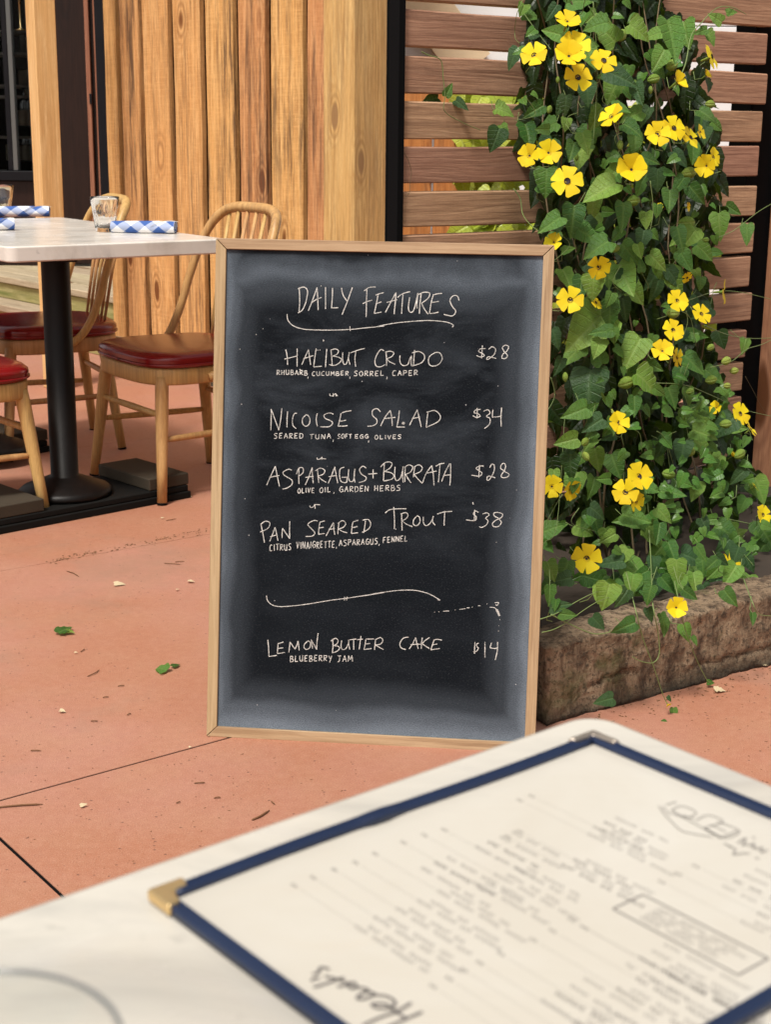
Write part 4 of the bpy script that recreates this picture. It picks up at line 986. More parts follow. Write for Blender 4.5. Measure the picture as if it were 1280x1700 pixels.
# ================================================================== FLOWERING VINE
def q_to_px(px, py, q): return onpl(px, py, F0+FN*q, FN)          # point on the upright plane q metres in front of the fence
vine = empty('flowering_vine', (.62, 3.15, .12), label='tall climbing vine with heart shaped leaves and yellow dark eyed flowers', cat='plant')
VO = V(vine.location)
def leaf_mesh(name, kind, seed):
    rn = random.Random(seed); m = MB()
    half = [(0, 0), (.11, -.085), (.25, -.115), (.37, -.06), (.435, .05), (.445, .18), (.41, .32), (.355, .46), (.28, .61), (.185, .76), (.08, .90), (0, 1.)]
    wk = rn.uniform(.68, 1.12); half = [(x*wk*(1+rn.uniform(-.07, .07)), y) for x, y in half]
    fold, droop, curl, wav = rn.uniform(.1, .8), rn.uniform(.1, .9), rn.uniform(-.5, .4), rn.uniform(.015, .06)
    def zf(x, y): return fold*abs(x)*.55 - droop*max(0, y)**2*.5 + curl*x*x + wav*math.sin(y*17+x*9)*abs(x)*3
    vs, uv = [], []
    for sgn in (1, -1):
        for (x, y) in half:
            for f in (0., .5, 1.):
                yy = y if f == 1. else (y*(.25+.75*f) if y < 0 else y+ (.0 if f else 0))
                X = sgn*x*f; vs.append((X, yy, zf(X, yy))); uv.append((.5+X*.5, yy))
    n = len(half)
    for s_ in range(2):
        b = s_*n*3
        for i in range(n-1):
            for f in range(2):
                q = (b+i*3+f, b+i*3+f+1, b+(i+1)*3+f+1, b+(i+1)*3+f)
                m.add([], [])
                m.f.append(q if s_ == 0 else q[::-1]); m.sm.append(True)
    m.v = vs; me = bpy.data.meshes.new(name); me.from_pydata(m.v, [], m.f)
    l = me.uv_layers.new(name='UVMap')
    for lp in me.loops: l.data[lp.index].uv = uv[lp.vertex_index]
    bm = bmesh.new(); bm.from_mesh(me); bmesh.ops.remove_doubles(bm, verts=bm.verts, dist=1e-5); bmesh.ops.dissolve_degenerate(bm, edges=bm.edges, dist=1e-6); bm.to_mesh(me); bm.free()
    for p in me.polygons: p.use_smooth = True
    me.materials.append(M[kind]); return me
LM = [leaf_mesh('leaf', ('leaf', 'leaf', 'leaf_sunlit', 'leaf_deep', 'leaf', 'leaf_sunlit', 'leaf_deep')[i % 7], i) for i in range(14)]
def basis(tip, nrm, size, pos):
    y = V(tip).normalized(); z = V(nrm); z = (z-y*z.dot(y)).normalized(); x = y.cross(z)
    return Matrix(((x.x*size, y.x*size, z.x*size, pos.x), (x.y*size, y.y*size, z.y*size, pos.y), (x.z*size, y.z*size, z.z*size, pos.z), (0, 0, 0, 1)))
def px2w(px, p): return px/F*depth_of(p)
rv = random.Random(11)
def side(): return RT
leaf_n = 0
stem_pts = []
def add_leaf(px, py, size_px, ang, q, tilt=.35, seed=None):
    """ang: direction the tip points in the picture, degrees clockwise from straight down"""
    global leaf_n
    if 985 < py < 1100 and q < .88 and px > 885: q = rv.uniform(.86, .90)
    p = q_to_px(px, py, q); a = R(ang)
    tip = (-UP*math.cos(a) - RT*math.sin(a)) + (-fwd)*rv.uniform(-.1, .45)
    nrm = -fwd + V((0, 0, 1))*rv.uniform(.1, .7)*tilt*2 + RT*rv.uniform(-.6, .6)
    sz = px2w(size_px, p)
    pos = p - tip.normalized()*sz*.42
    Mx = basis(tip, nrm, sz, pos-VO)
    o = link('leaf', LM[rv.randrange(len(LM))], None, vine, mat=Mx); leaf_n += 1
    stem_pts.append((pos, tip.normalized(), sz)); return o
# leaves that stand out in the photo: centre px, centre py, length px, tip angle (clockwise from down), distance from fence
c4 = lambda x, y: (780+x*.390625, y*.390625)
c5 = lambda x, y: (860+x*.328125, 450+y*.328125)
c6 = lambda x, y: (860+x*.328125, 830+y*.328125)
def qf(py, u=0.):          # how far the front of the plant stands from the fence at picture row py
    return .30 + .30*max(0, min(1, (py-60)/900.))
big = [(c4, 860, 165, 180, -12, .42), (c4, 560, 810, 150, 62, .44), (c4, 655, 915, 118, 0, .45), (c4, 440, 930, 125, 5, .42), (c4, 345, 950, 115, 55, .44), (c4, 545, 1050, 115, 60, .46),
 (c4, 715, 390, 95, -10, .40), (c4, 490, 600, 85, -15, .42), (c4, 435, 640, 90, 15, .40), (c4, 110, 590, 95, 20, .12), (c4, 250, 570, 115, -15, .2), (c4, 325, 770, 110, 0, .36), (c4, 407, 445, 80, 5, .38), (c4, 185, 240, 85, 35, .2),
 (c4, 275, 470, 90, 60, .28), (c4, 1065, 955, 105, -5, .2), (c4, 1180, 990, 85, 5, .15), (c4, 895, 1010, 100, -15, .45), (c4, 965, 825, 95, -40, .40), (c4, 850, 850, 100, 5, .42), (c4, 735, 1015, 80, 10, .45), (c4, 640, 325, 130, -65, .38),
 (c4, 530, 880, 110, -5, .38), (c4, 500, 395, 90, 0, .34), (c4, 690, 545, 85, -55, .42), (c4, 660, 1180, 150, -20, .42), (c4, 525, 1210, 120, 10, .44), (c4, 800, 1110, 95, -50, .46), (c4, 870, 1190, 110, -30, .42), (c4, 145, 470, 75, -75, .12), (c4, 145, 555, 60, -25, .13), (c4, 950, 650, 85, 0, .38),
 (c4, 600, 740, 90, 60, .40), (c4, 1120, 890, 70, -60, .15), (c4, 1010, 490, 90, -50, .36), (c4, 640, 460, 80, -70, .38), (c4, 745, 490, 80, 30, .36), (c4, 705, 610, 100, 0, .34), (c4, 420, 160, 60, 120, .36), (c4, 540, 105, 95, 80, .36), (c4, 720, 130, 100, -60, .38), (c4, 1000, 1070, 90, -50, .30),
 (c5, 355, 290, 235, 48, .42), (c5, 585, 405, 165, 30, .47), (c5, 355, 600, 230, 10, .42), (c5, 380, 80, 115, 5, .47), (c5, 300, 710, 130, 70, .50), (c5, 655, 560, 145, -55, .50), (c5, 835, 910, 115, 12, .52), (c5, 250, 860, 115, 75, .52), (c5, 262, 985, 125, 5, .52), (c5, 430, 305, 110, 85, .50),
 (c5, 1030, 345, 90, -20, .28), (c5, 1150, 375, 75, 10, .25), (c5, 890, 470, 130, -45, .42), (c5, 990, 530, 110, -50, .36), (c5, 400, 950, 115, -10, .48), (c5, 495, 980, 120, -20, .46), (c5, 590, 680, 100, 0, .50), (c5, 780, 640, 110, -20, .50), (c5, 820, 540, 110, 10, .46), (c5, 730, 890, 110, 20, .46),
 (c5, 940, 820, 120, -70, .50), (c5, 540, 190, 110, -10, .40), (c5, 700, 100, 110, 10, .40), (c5, 790, 30, 110, -35, .42), (c5, 390, 770, 110, 60, .52), (c5, 480, 780, 90, -10, .54), (c5, 1000, 960, 90, 50, .46), (c5, 840, 740, 85, 0, .50), (c5, 540, 60, 120, 20, .42), (c5, 210, 480, 90, 20, .38),
 (c5, 780, 1120, 120, -85, .56), (c5, 900, 1110, 100, 20, .50), (c5, 860, 1050, 100, -60, .50), (c5, 690, 480, 90, -60, .48), (c5, 1110, 790, 90, -80, .4), (c5, 740, 1230, 100, -50, .58), (c5, 580, 1250, 150, 80, .56), (c5, 380, 1090, 110, 10, .48), (c5, 1140, 1180, 80, 30, .46),
 (c6, 600, 365, 165, -60, .62), (c6, 700, 430, 130, 20, .60), (c6, 545, 640, 125, 70, .68), (c6, 740, 640, 90, 0, .66), (c6, 515, 460, 105, -40, .66), (c6, 250, 580, 85, -85, .70), (c6, 668, 580, 72, -15, .70), (c6, 850, 668, 85, -15, .74), (c6, 895, 712, 50, -30, .74), (c6, 712, 165, 110, 10, .62),
 (c6, 780, 265, 115, -20, .60), (c6, 885, 290, 125, -70, .58), (c6, 1095, 280, 130, -25, .56), (c6, 920, 450, 170, -8, .58), (c6, 1110, 470, 110, -30, .58), (c6, 1230, 360, 100, 10, .56), (c6, 380, 395, 110, -75, .60), (c6, 460, 190, 85, 60, .56), (c6, 160, 480, 100, 0, .64), (c6, 190, 530, 60, 10, .68),
 (c6, 595, 90, 140, -75, .60), (c6, 1250, 160, 130, -30, .54), (c6, 1060, 160, 120, -60, .54), (c6, 350, 105, 110, 30, .50), (c6, 1230, 250, 110, 40, .54), (c6, 735, 600, 60, -20, .70), (c6, 405, 620, 80, -45, .68), (c6, 1190, 600, 60, 0, .66), (c6, 760, 355, 110, 0, .56), (c6, 950, 130, 90, -30, .56)]
for (c, x, y, s_, an, q) in big:
    px, py = c(x, y); add_leaf(px, py, s_*(.390625 if c is c4 else .328125)*1.08, an, q)
def interp(t, tab):
    for (a, b), (c, d) in zip(tab[:-1], tab[1:]):
        if a <= t <= c: return b+(d-b)*(t-a)/(c-a)
    return tab[0][1] if t < tab[0][0] else tab[-1][1]
LEFT = [(-160, 930), (0, 885), (60, 868), (120, 858), (180, 868), (260, 885), (330, 890), (400, 905), (500, 900), (700, 895), (900, 890), (1030, 895)]
RIGHT = [(-160, 1090), (0, 1110), (60, 1150), (120, 1178), (200, 1190), (280, 1190), (340, 1200), (400, 1185), (460, 1170), (540, 1178), (600, 1190), (660, 1205), (720, 1240), (800, 1268), (860, 1300), (920, 1330), (1010, 1340)]
for _ in range(42):
    px = rv.uniform(900, 1285); py = rv.uniform(930, 1015)-(px-900)*.05; add_leaf(px, py, rv.uniform(28, 46), rv.gauss(0, 40), rv.uniform(.60, .74))
while leaf_n < 284:
    py = rv.uniform(-20, 1010); a, b = interp(py, LEFT), interp(py, RIGHT); px = rv.uniform(a+6, b-4)
    if py > 960 and px > 1120 and py > 985: continue
    dense = .45 if (px < 960 and 420 < py < 900) else 1.
    if rv.random() > dense: continue
    u = (px-(a+b)/2)/((b-a)/2); q = qf(py)*(.72+.28*math.sqrt(max(0, 1-u*u))) + rv.uniform(-.14, .04)
    add_leaf(px, py, rv.uniform(20, 50), rv.gauss(0, 60), q)
# inner foliage: far more leaves than one could count, deeper in, their shade put into a darker colour
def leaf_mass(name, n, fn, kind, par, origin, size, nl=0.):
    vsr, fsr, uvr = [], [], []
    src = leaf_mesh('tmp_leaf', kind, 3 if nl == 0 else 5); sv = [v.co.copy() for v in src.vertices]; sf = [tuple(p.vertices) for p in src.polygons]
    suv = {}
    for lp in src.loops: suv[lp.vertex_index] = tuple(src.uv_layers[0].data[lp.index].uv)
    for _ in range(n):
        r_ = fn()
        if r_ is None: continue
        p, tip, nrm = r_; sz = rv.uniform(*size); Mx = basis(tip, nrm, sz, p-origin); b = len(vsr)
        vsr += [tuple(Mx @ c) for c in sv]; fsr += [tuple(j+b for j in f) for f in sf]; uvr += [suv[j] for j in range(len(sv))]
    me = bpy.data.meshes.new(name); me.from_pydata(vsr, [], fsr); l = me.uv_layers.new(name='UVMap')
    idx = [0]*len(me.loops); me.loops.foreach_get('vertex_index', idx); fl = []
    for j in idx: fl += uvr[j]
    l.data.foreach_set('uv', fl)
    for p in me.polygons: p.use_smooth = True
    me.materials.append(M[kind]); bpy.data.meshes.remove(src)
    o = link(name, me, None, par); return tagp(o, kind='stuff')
def inner():
    py = rv.uniform(-150, 1000); a, b = interp(py, LEFT), interp(py, RIGHT); px = rv.uniform(a+2, b-2)
    u = (px-(a+b)/2)/((b-a)/2); qm = qf(py)*(.72+.28*math.sqrt(max(0, 1-u*u)))-.09
    if px < 965 and 420 < py < 900 and rv.random() < .5: return None
    q = rv.uniform(.05, max(.09, qm*.72)); p = q_to_px(px, py, q)
    if p.z < .12: return None
    tip = V((rv.gauss(0, .5), rv.gauss(0, .5), -1)); nrm = V((rv.gauss(0, .7), rv.gauss(0, .7)-.6, rv.uniform(0, 1)))
    return p, tip, nrm
leaf_mass('inner_foliage', 2000, inner, 'leaf_shaded', vine, VO, (.035, .075))
def outer():
    py = rv.uniform(-20, 1030); a, b = interp(py, LEFT), interp(py, RIGHT)
    if rv.random() < .45: py = rv.uniform(620, 1010); a, b = 1060, interp(py, RIGHT)+10
    px = rv.uniform(a-2, b+4)
    if (px < 965 and 420 < py < 900 and rv.random() < .6): return None
    u = (px-(a+b)/2)/((b-a)/2); q = qf(py)*(.74+.26*math.sqrt(max(0, 1-min(1, u*u)))) + rv.uniform(-.04, .05); p = q_to_px(px, py, q)
    if p.z < .13: return None
    return p, -UP+RT*rv.gauss(0, .9)+UP*rv.uniform(-.3, 1.)-fwd*rv.uniform(-.2, .6), -fwd+V((0, 0, 1))*rv.uniform(-.2, .9)+RT*rv.uniform(-.8, .8)
leaf_mass('young_foliage', 300, outer, 'leaf', vine, VO, (.014, .034), 1.)
# flowers -------------------------------------------------------------------
def petal_mesh(seed):
    rn = random.Random(seed); vs, uv, fs = [], [], []
    prof = [(.09, .10), (.22, .185), (.36, .275), (.55, .36), (.78, .45), (.94, .475), (1.03, .37)]
    for (r_, h) in prof:
        for f in (-1, -.5, 0, .5, 1):
            rr = r_ - (.07*(1-abs(f)*1.3) if r_ > .95 and abs(f) < .6 else 0) - (.05*abs(f) if r_ > .9 else 0)
            z = .16*rr*rr - .38*max(0, rr-.55)**1.5 + .05*abs(f)*h + rn.uniform(-.008, .008)
            vs.append((f*h*(1+rn.uniform(-.03, .03)), rr, z)); uv.append((.5+f*h, rr))
    for i in range(len(prof)-1):
        for j in range(4): fs.append((i*5+j, i*5+j+1, (i+1)*5+j+1, (i+1)*5+j))
    me = bpy.data.meshes.new('petal'); me.from_pydata(vs, [], fs); l = me.uv_layers.new(name='UVMap')
    for lp in me.loops: l.data[lp.index].uv = uv[lp.vertex_index]
    for p in me.polygons: p.use_smooth = True
    me.materials.append(M['petal']); return me
PETALS = [petal_mesh(i) for i in range(4)]
m = MB(); m.lathe([(.03, -.9), (.07, -.85), (.09, -.5), (.12, -.2), (.15, -.03), (.165, .01)], 14); TUBE = m.mesh('flower', M['bud'])
m = MB(); m.lathe([(.001, -.04), (.12, -.02), (.195, .012), (.205, .038)], 14); THROAT = m.mesh('throat', M['throat'])
def uvfill(me):
    l = me.uv_layers.new(name='UVMap')
    for lp in me.loops: c = me.vertices[lp.vertex_index].co; l.data[lp.index].uv = (.5+.4*c.x, c.z)
uvfill(TUBE); uvfill(THROAT)
def add_flower(px, py, dia, q, tx=0., ty=0., par=None, org=None):
    """tx, ty: how far the face turns right / up, in degrees"""
    if py > 985 and q < .88: q = .885
    p = q_to_px(px, py, q); sz = px2w(dia/2*1.06, p)
    nrm = (-fwd*math.cos(R(tx))*math.cos(R(ty)) + RT*math.sin(R(tx)) + UP*math.sin(R(ty))).normalized()
    up = (UP-nrm*UP.dot(nrm)).normalized()
    Mx = basis(up, nrm, sz, p-(org or VO))
    # basis puts local Z on the normal
    fl = link('flower', TUBE, None, par or vine, mat=Mx); cup = rv.choice((-4, 4, 10, 18, 26)); a0 = rv.uniform(0, 72)
    for k in range(5):
        a = R(a0+72*k+rv.uniform(-5, 5))
        pm = Matrix.Rotation(a, 4, 'Z') @ Matrix.Rotation(R(cup+rv.uniform(-9, 9)), 4, 'X')
        link('petal', PETALS[rv.randrange(4)], None, fl, mat=pm)
    link('throat', THROAT, None, fl, mat=Matrix.Translation((0, 0, .03)))
    stem_pts.append((p-nrm*sz*.8, V((0, 0, -1)), sz)); return fl
Fl = [(c4, 415, 92, 108, .38, 10, 35), (c4, 448, 198, 128, .40, 5, 15), (c4, 275, 236, 110, .37, -10, 10), (c4, 422, 240, 128, .42, 0, 20), (c4, 570, 258, 110, .42, 5, 20), (c4, 460, 330, 118, .42, 10, 10),
 (c4, 1030, 240, 105, .40, 60, 15), (c4, 882, 350, 95, .44, 40, 25), (c4, 605, 495, 110, .46, -35, 30), (c4, 800, 570, 105, .46, 0, 5), (c4, 868, 545, 105, .44, 20, 10), (c4, 940, 585, 100, .44, 40, 25), (c4, 980, 562, 65, .42, 50, 10),
 (c4, 335, 650, 108, .40, 0, 5), (c4, 255, 662, 98, .36, -30, 0), (c4, 415, 770, 130, .44, -5, 5), (c4, 688, 722, 136, .47, 0, 5), (c4, 1008, 705, 95, .42, -35, -10), (c4, 1035, 668, 80, .40, 45, 5), (c4, 358, 1030, 80, .42, -30, 20), (c4, 548, 1135, 100, .47, 15, -30), (c4, 1005, 320, 50, .38, 50, 30),
 (c4, 925, 880, 40, .4, 60, 0), (c4, 805, 885, 45, .40, -40, 20), (c4, 925, 1180, 50, .42, 30, -40),
 (c5, 265, 147, 132, .48, -5, 5), (c5, 395, 160, 75, .44, 40, 30), (c5, 805, 152, 112, .50, 15, 10), (c5, 928, 218, 108, .48, 30, 20), (c5, 785, 300, 112, .52, 20, 10), (c5, 732, 405, 112, .54, 0, 15), (c5, 806, 437, 90, .50, 55, 0), (c5, 1045, 105, 118, .40, 68, 0),
 (c5, 508, 768, 112, .56, 15, 10), (c5, 1005, 692, 72, .5, -50, 10), (c5, 1125, 722, 112, .46, 30, 10), (c5, 1180, 800, 80, .42, 55, 40), (c5, 612, 1040, 140, .57, 15, 12), (c5, 545, 1118, 126, .60, -10, 5), (c5, 598, 1168, 100, .57, 40, -15),
 (c5, 172, 1090, 112, .53, 0, 0), (c5, 265, 1102, 112, .51, 40, -25), (c5, 1200, 1088, 60, .42, 65, 40), (c5, 1085, 935, 60, .46, 50, 40), (c5, 865, 705, 40, .5, 30, 50), (c5, 1240, 1225, 80, .46, 55, 30),
 (c6, 348, 297, 147, .64, 0, 0), (c6, 1070, 328, 112, .60, -10, 5), (c6, 802, 545, 112, .67, 5, 5), (c6, 1240, 75, 95, .55, 30, 10)]
for (c, x, y, d, q, tx, ty) in Fl:
    px, py = c(x, y); add_flower(px, py, d*(.390625 if c is c4 else .328125), q+.02, tx, ty)
# buds in their green bracts
m = MB(); m.lathe([(.0, 0), (.16, .08), (.29, .28), (.33, .5), (.26, .74), (.12, .93), (0, 1.)], 10, rf=lambda a, z: 1+.16*math.cos(2*a)); BUD = m.mesh('bud', M['bud']); uvfill(BUD)
def add_bud(px, py, s_, q, an):
    p = q_to_px(px, py, q); a = R(an); d = (-UP*math.cos(a)-RT*math.sin(a))-fwd*rv.uniform(-.3, .5)
    sz = px2w(s_*.8, p); x = d.normalized(); mx = basis(V((0, 0, 1)).cross(x) if abs(x.z) < .95 else V((1, 0, 0)), x, sz, p-VO)
    link('bud', BUD, None, vine, mat=mx)
buds = [(c4, 560, 145, 75, 0), (c4, 610, 140, 75, 10), (c4, 660, 150, 80, 30), (c4, 885, 285, 80, 60), (c4, 810, 350, 70, 80), (c4, 670, 490, 70, 80), (c4, 640, 615, 60, 0), (c4, 725, 870, 80, 80), (c4, 640, 1075, 65, 90), (c4, 965, 750, 85, 80), (c4, 1045, 465, 60, 90), (c4, 770, 385, 45, 0), (c4, 345, 470, 50, 20), (c4, 375, 345, 40, 0), (c4, 960, 965, 90, 90), (c4, 1020, 1040, 40, 90), (c4, 455, 705, 40, 170),
 (c5, 820, 235, 100, 85), (c5, 590, 575, 110, 70), (c5, 240, 535, 65, 0), (c5, 1080, 470, 75, 70), (c5, 1120, 525, 60, 80), (c5, 995, 400, 60, 60), (c5, 1150, 935, 90, 60), (c5, 895, 920, 70, 40), (c5, 330, 940, 70, -30), (c5, 355, 870, 70, 40), (c5, 1085, 795, 80, 85), (c5, 1080, 605, 55, 90), (c5, 730, 1045, 90, -80), (c5, 890, 625, 60, 70), (c5, 1010, 570, 80, 80), (c6, 400, 620, 60, -40), (c6, 990, 450, 70, -40)]
for (c, x, y, s_, an) in buds:
    px, py = c(x, y); add_bud(px, py-8, s_*(.39 if c is c4 else .328), qf(py)*.98, an)
# stems: twisting shoots through the plant, leaf stalks, and the loose tendrils the photo shows
def wstem(pts, r=.0013, k=6, mt='stem', name='stem', taper=True):
    pts = crom(pts, k); m = MB(); n = len(pts)
    m.tube([p-VO for p in pts], [r*(1-.45*i/n) if taper else r for i in range(n)], 5); return m.obj(name, M[mt], vine, fix=False)
for j in range(9):
    x = 930+j*28; pts = []
    for py in range(1040, -100, -120):
        cx = interp(py, [(0, 1000), (500, 1040), (1040, 1080)]); pts.append(q_to_px(cx+(x-1040)*.9+rv.uniform(-25, 25), py, qf(py)*rv.uniform(.35, .7)))
    pts[0].z = .11; wstem(pts, .0028, 4, 'stem_brown')
m = MB()
for (p, d, s_) in stem_pts:
    tgt = p + V((rv.uniform(-.03, .03), rv.uniform(.02, .08), rv.uniform(-.05, .03))); mid = (p+tgt)/2+V((rv.uniform(-.012, .012), 0, -.01))
    m.tube([p-VO, mid-VO, tgt-VO], .0008, 4, cap=False)
tagp(m.obj('leaf_stalks', M['stem'], vine, fix=False), kind='stuff')
def tendril(lst, q, r=.0012, mt='stem'):
    q2 = list(q) if isinstance(q, (list, tuple)) else [q]*len(lst)
    q2 = [max(c, min(.885, .62+(b-900)*.0030)) if (b > 930 and a > 885) else c for (a, b), c in zip(lst, q2)]
    return wstem([q_to_px(a, b, c) for (a, b), c in zip(lst, q2)], r, 6, mt, 'tendril')
tendril([(700, 86), (712, 92), (732, 100), (736, 130), (739, 160), (738, 184), (765, 202), (798, 216)], .047, .0013)
tendril([(664, 245), (676, 262), (683, 285), (681, 300), (680, 320), (668, 330)], .045, .0008, 'stem_brown')
tendril([(853, 313), (864, 330), (868, 355), (880, 372), (900, 388)], [.05, .09, .12, .2, .3], .0016)
tendril([(868, 0), (858, 25), (855, 60), (863, 72)], [.1, .1, .08, .2], .0009)
tendril([(870, 22), (890, 50), (915, 82)], [.1, .2, .3], .0009)
tendril([(1118, 150), (1138, 108), (1148, 60), (1165, 38), (1190, 14), (1215, 12), (1240, 24)], [.35, .33, .3, .28, .26, .25, .24], .0016)
tendril([(1190, 395), (1215, 385), (1236, 370), (1262, 350), (1300, 328)], [.3, .24, .2, .2, .2], .0012)
tendril([(1140, 500), (1190, 484), (1235, 486), (1300, 502)], [.4, .3, .24, .2], .0011)
tendril([(1170, 540), (1210, 556), (1250, 562), (1300, 560)], [.4, .3, .24, .2], .0012)
tendril([(1180, 610), (1215, 600), (1240, 580), (1265, 572), (1290, 560)], [.4, .34, .3, .25, .2], .0012)
tendril([(1090, 636), (1140, 640), (1190, 660), (1235, 680), (1300, 695)], [.5, .45, .4, .35, .3], .0012)
tendril([(1238, 625), (1252, 650), (1262, 670), (1275, 690)], .2, .0008, 'stem_brown')
tendril([(1170, 855), (1210, 862), (1250, 870), (1300, 876)], .5, .0016)
tendril([(1078, 880), (1081, 930), (1084, 1000), (1093, 1050), (1095, 1085), (1085, 1100), (1065, 1098), (1050, 1090)], [.6, .66, .72, .80, .82, .83, .83, .83], .0013)
tendril([(1040, 950), (1055, 1010), (1068, 1060), (1085, 1105), (1100, 1150), (1108, 1168)], [.6, .7, .80, .82, .85, .88], .0013)
tendril([(1120, 965), (1128, 1000), (1138, 1045), (1155, 1090), (1172, 1125), (1180, 1134)], [.62, .7, .78, .80, .82, .84], .0012)
tendril([(1235, 960), (1250, 1000), (1262, 1020), (1290, 1022)], [.6, .66, .7, .7], .0012)
tendril([(897, 1028), (925, 1018), (955, 1000), (985, 985), (1010, 978)], [.6, .66, .7, .68, .62], .0011)
tendril([(915, 1020), (950, 1038), (985, 1052), (1010, 1050), (1014, 1045)], [.66, .72, .78, .78, .78], .0013)
tendril([(900, 1050), (930, 1040), (990, 1000), (1035, 985)], [.66, .7, .68, .62], .001)
tendril([(895, 920), (905, 900), (925, 870), (938, 690)], [.5, .52, .5, .45], .0009)
tendril([(985, 0), (992, 120), (985, 240)], .3, .0013)
tendril([(1080, 300), (1085, 350), (1078, 390)], .45, .0011)
for k in range(26):
    py = rv.uniform(30, 960); a, b = interp(py, LEFT), interp(py, RIGHT); px = rv.uniform(a, b); q = qf(py)*.98
    tendril([(px, py), (px+rv.uniform(-18, 18), py+rv.uniform(10, 35)), (px+rv.uniform(-30, 30), py+rv.uniform(35, 80))], q, .0009)
for (px, py, s_, an, q) in ((1119, 1184, 20, 0, .9), (1103, 1206, 20, 40, .92), (1180, 1133, 12, -90, .85), (1112, 1160, 12, -40, .9), (745, 150, 24, 210, .05), (765, 172, 26, -50, .05), (716, 165, 28, 75, .012),
                        (1190, 30, 26, 120, .26), (1165, 52, 24, 70, .28), (1215, 20, 18, -100, .25), (1180, 62, 26, -40, .28), (868, 15, 22, 20, .1), (880, 26, 26, -75, .1), (1005, 1162, 32, 80, .95)):
    add_leaf(px, py, s_, an, q)
add_flower(1109, 1169, 12, .9, 40, -60)

# shrub with lime leaves beyond the fence
shrub = empty('lime_shrub', (.6, 4.7, 0), label='lime green leafy shrub glimpsed through the lower fence gaps', cat='shrub')
def shr():
    x = rv.uniform(.19, .95); zt = 1.27-.25*abs(x-.4); z = .15+(zt-.15)*rv.random()**.7; y = rv.uniform(4.35, 4.8)
    return V((x, y, z)), V((rv.gauss(0, .6), rv.gauss(0, .4)-.2, -1+rv.random())), V((rv.gauss(0, .5), -1, rv.uniform(0, 1)))
leaf_mass('leaves', 900, shr, 'leaf_lime', shrub, V((.6, 4.7, 0)), (.05, .10), 1.)
for k in range(7):
    m = MB(); x = -.35+.11*k; m.tube(crom([(x*.4, 0, 0), (x*.7, -.02, .5), (x, -.05, 1.1)], 4), .006, 6); m.obj('branch', M['shrub_stem'], shrub)

# ================================================================== NEAR TABLE, MENU, GLASS
NZ = .77
t0 = onz(985, 1187, NZ); t1 = onz(0, 1528, NZ)
nd1 = (t1-t0).normalized(); nd2 = V((-nd1.y, nd1.x, 0))      # nd2: to the right and nearer
if nd2.x < 0: nd2 = -nd2
near = empty('near_table', (t0.x, t0.y, 0), label='blurred near table with pale marble top in the foreground', cat='table')
m = MB(); m.prism(rrect(-.006, -.006, .70, .64, .022, 7), NZ-.03, NZ)
NF = frame((0, 0, 0), nd1, nd2)
flip = nd1.cross(nd2).z < 0
pts = rrect(-.006, -.006, .70, .64, .022, 7)
def loc2(u, v): q = nd1*u+nd2*v; return (q.x, q.y)
m = MB(); m.prism([loc2(u, v) for u, v in pts], NZ-.03, NZ); m.obj('tabletop', M['marble_near'], near, bevel=.006, bseg=3)
cc = loc2(.36, .33)
m = MB(); m.lathe([(0, 0), (.21, 0), (.215, .012), (.17, .03), (.06, .05), (.04, .06), (.04, NZ-.05), (.13, NZ-.045), (.13, NZ-.032), (0, NZ-.032)], 36, c=(cc[0], cc[1], 0)); m.obj('pedestal', M['iron_col'], near)
# menu
m0 = onz(985, 1222, NZ+.003); m1 = onz(250, 1488, NZ+.003)
ma = (m1-m0); AL = ma.length; ma.normalize(); mb_ = V((-ma.y, ma.x, 0)); mb_ = mb_ if mb_.x > 0 else -mb_
q3 = onz(1240, 1692, NZ+.003); BL = (q3-m0).dot(mb_)
menu = empty('menu', (m0.x, m0.y, NZ), label='clear sleeved menu with blue leatherette binding and brass corners', cat='menu')
def ml(a, b, z=0.): q = ma*a+mb_*b; return V((q.x, q.y, z))
bw = .0068
m = MB(); m.prism([tuple(ml(a, b).xy) for a, b in ((.006, .006), (AL-.006, .006), (AL-.006, BL-.006), (.006, BL-.006))], .0006, .0022); m.obj('page', M['paper'], menu)
def bind(a0, b0, a1, b1, wave=0.):
    """padded strip with two sewn ridges, mitred by the corner pieces"""
    d = V((a1-a0, b1-b0)); L = d.length; d.normalize(); n_ = V((-d.y, d.x)); m = MB(); seg = 40; sec = [(-bw/2, .0008), (-bw/2, .0042), (-bw*.28, .0060), (-bw*.05, .0036), (bw*.05, .0036), (bw*.28, .0060), (bw/2, .0042), (bw/2, .0008)]; vs = []
    for i in range(seg+1):
        t = i/seg; off = wave*math.exp(-((t-.56)/.035)**2); off2 = wave*.5*math.sin(t*7)
        for (s_, z) in sec:
            p = V((a0, b0))+d*(L*t)+n_*(s_+off+off2); w3 = ml(p.x, p.y); vs.append((w3.x, w3.y, z+max(0, abs(off))*.9))
    n = len(sec)
    m.add(vs, [(i*n+k, i*n+(k+1) % n, (i+1)*n+(k+1) % n, (i+1)*n+k) for i in range(seg) for k in range(n)]+[tuple(range(n)), tuple(seg*n+k for k in range(n-1, -1, -1))], True)
    m.obj('binding', M['blue'], menu)
h_ = bw/2
bind(bw, h_, AL-bw, h_, .0022); bind(h_, .0, h_, BL); bind(AL-h_, .0, AL-h_, BL); bind(bw, BL-h_, AL-bw, BL-h_)
def corner(a, b, sa, sb, mt, L=.0170, w2=.0066):
    m = MB(); e = .0014
    poly = [(-e, -e), (L, -e), (L-.002, w2*.85), (w2+.001, w2), (w2*.85, L-.002), (-e, L)]
    m.prism([tuple(ml(a+x*sa, b+y*sb).xy) for x, y in poly], .0007, .0066); m.obj('corner_cap', mt, menu, bevel=.0016, bseg=3)
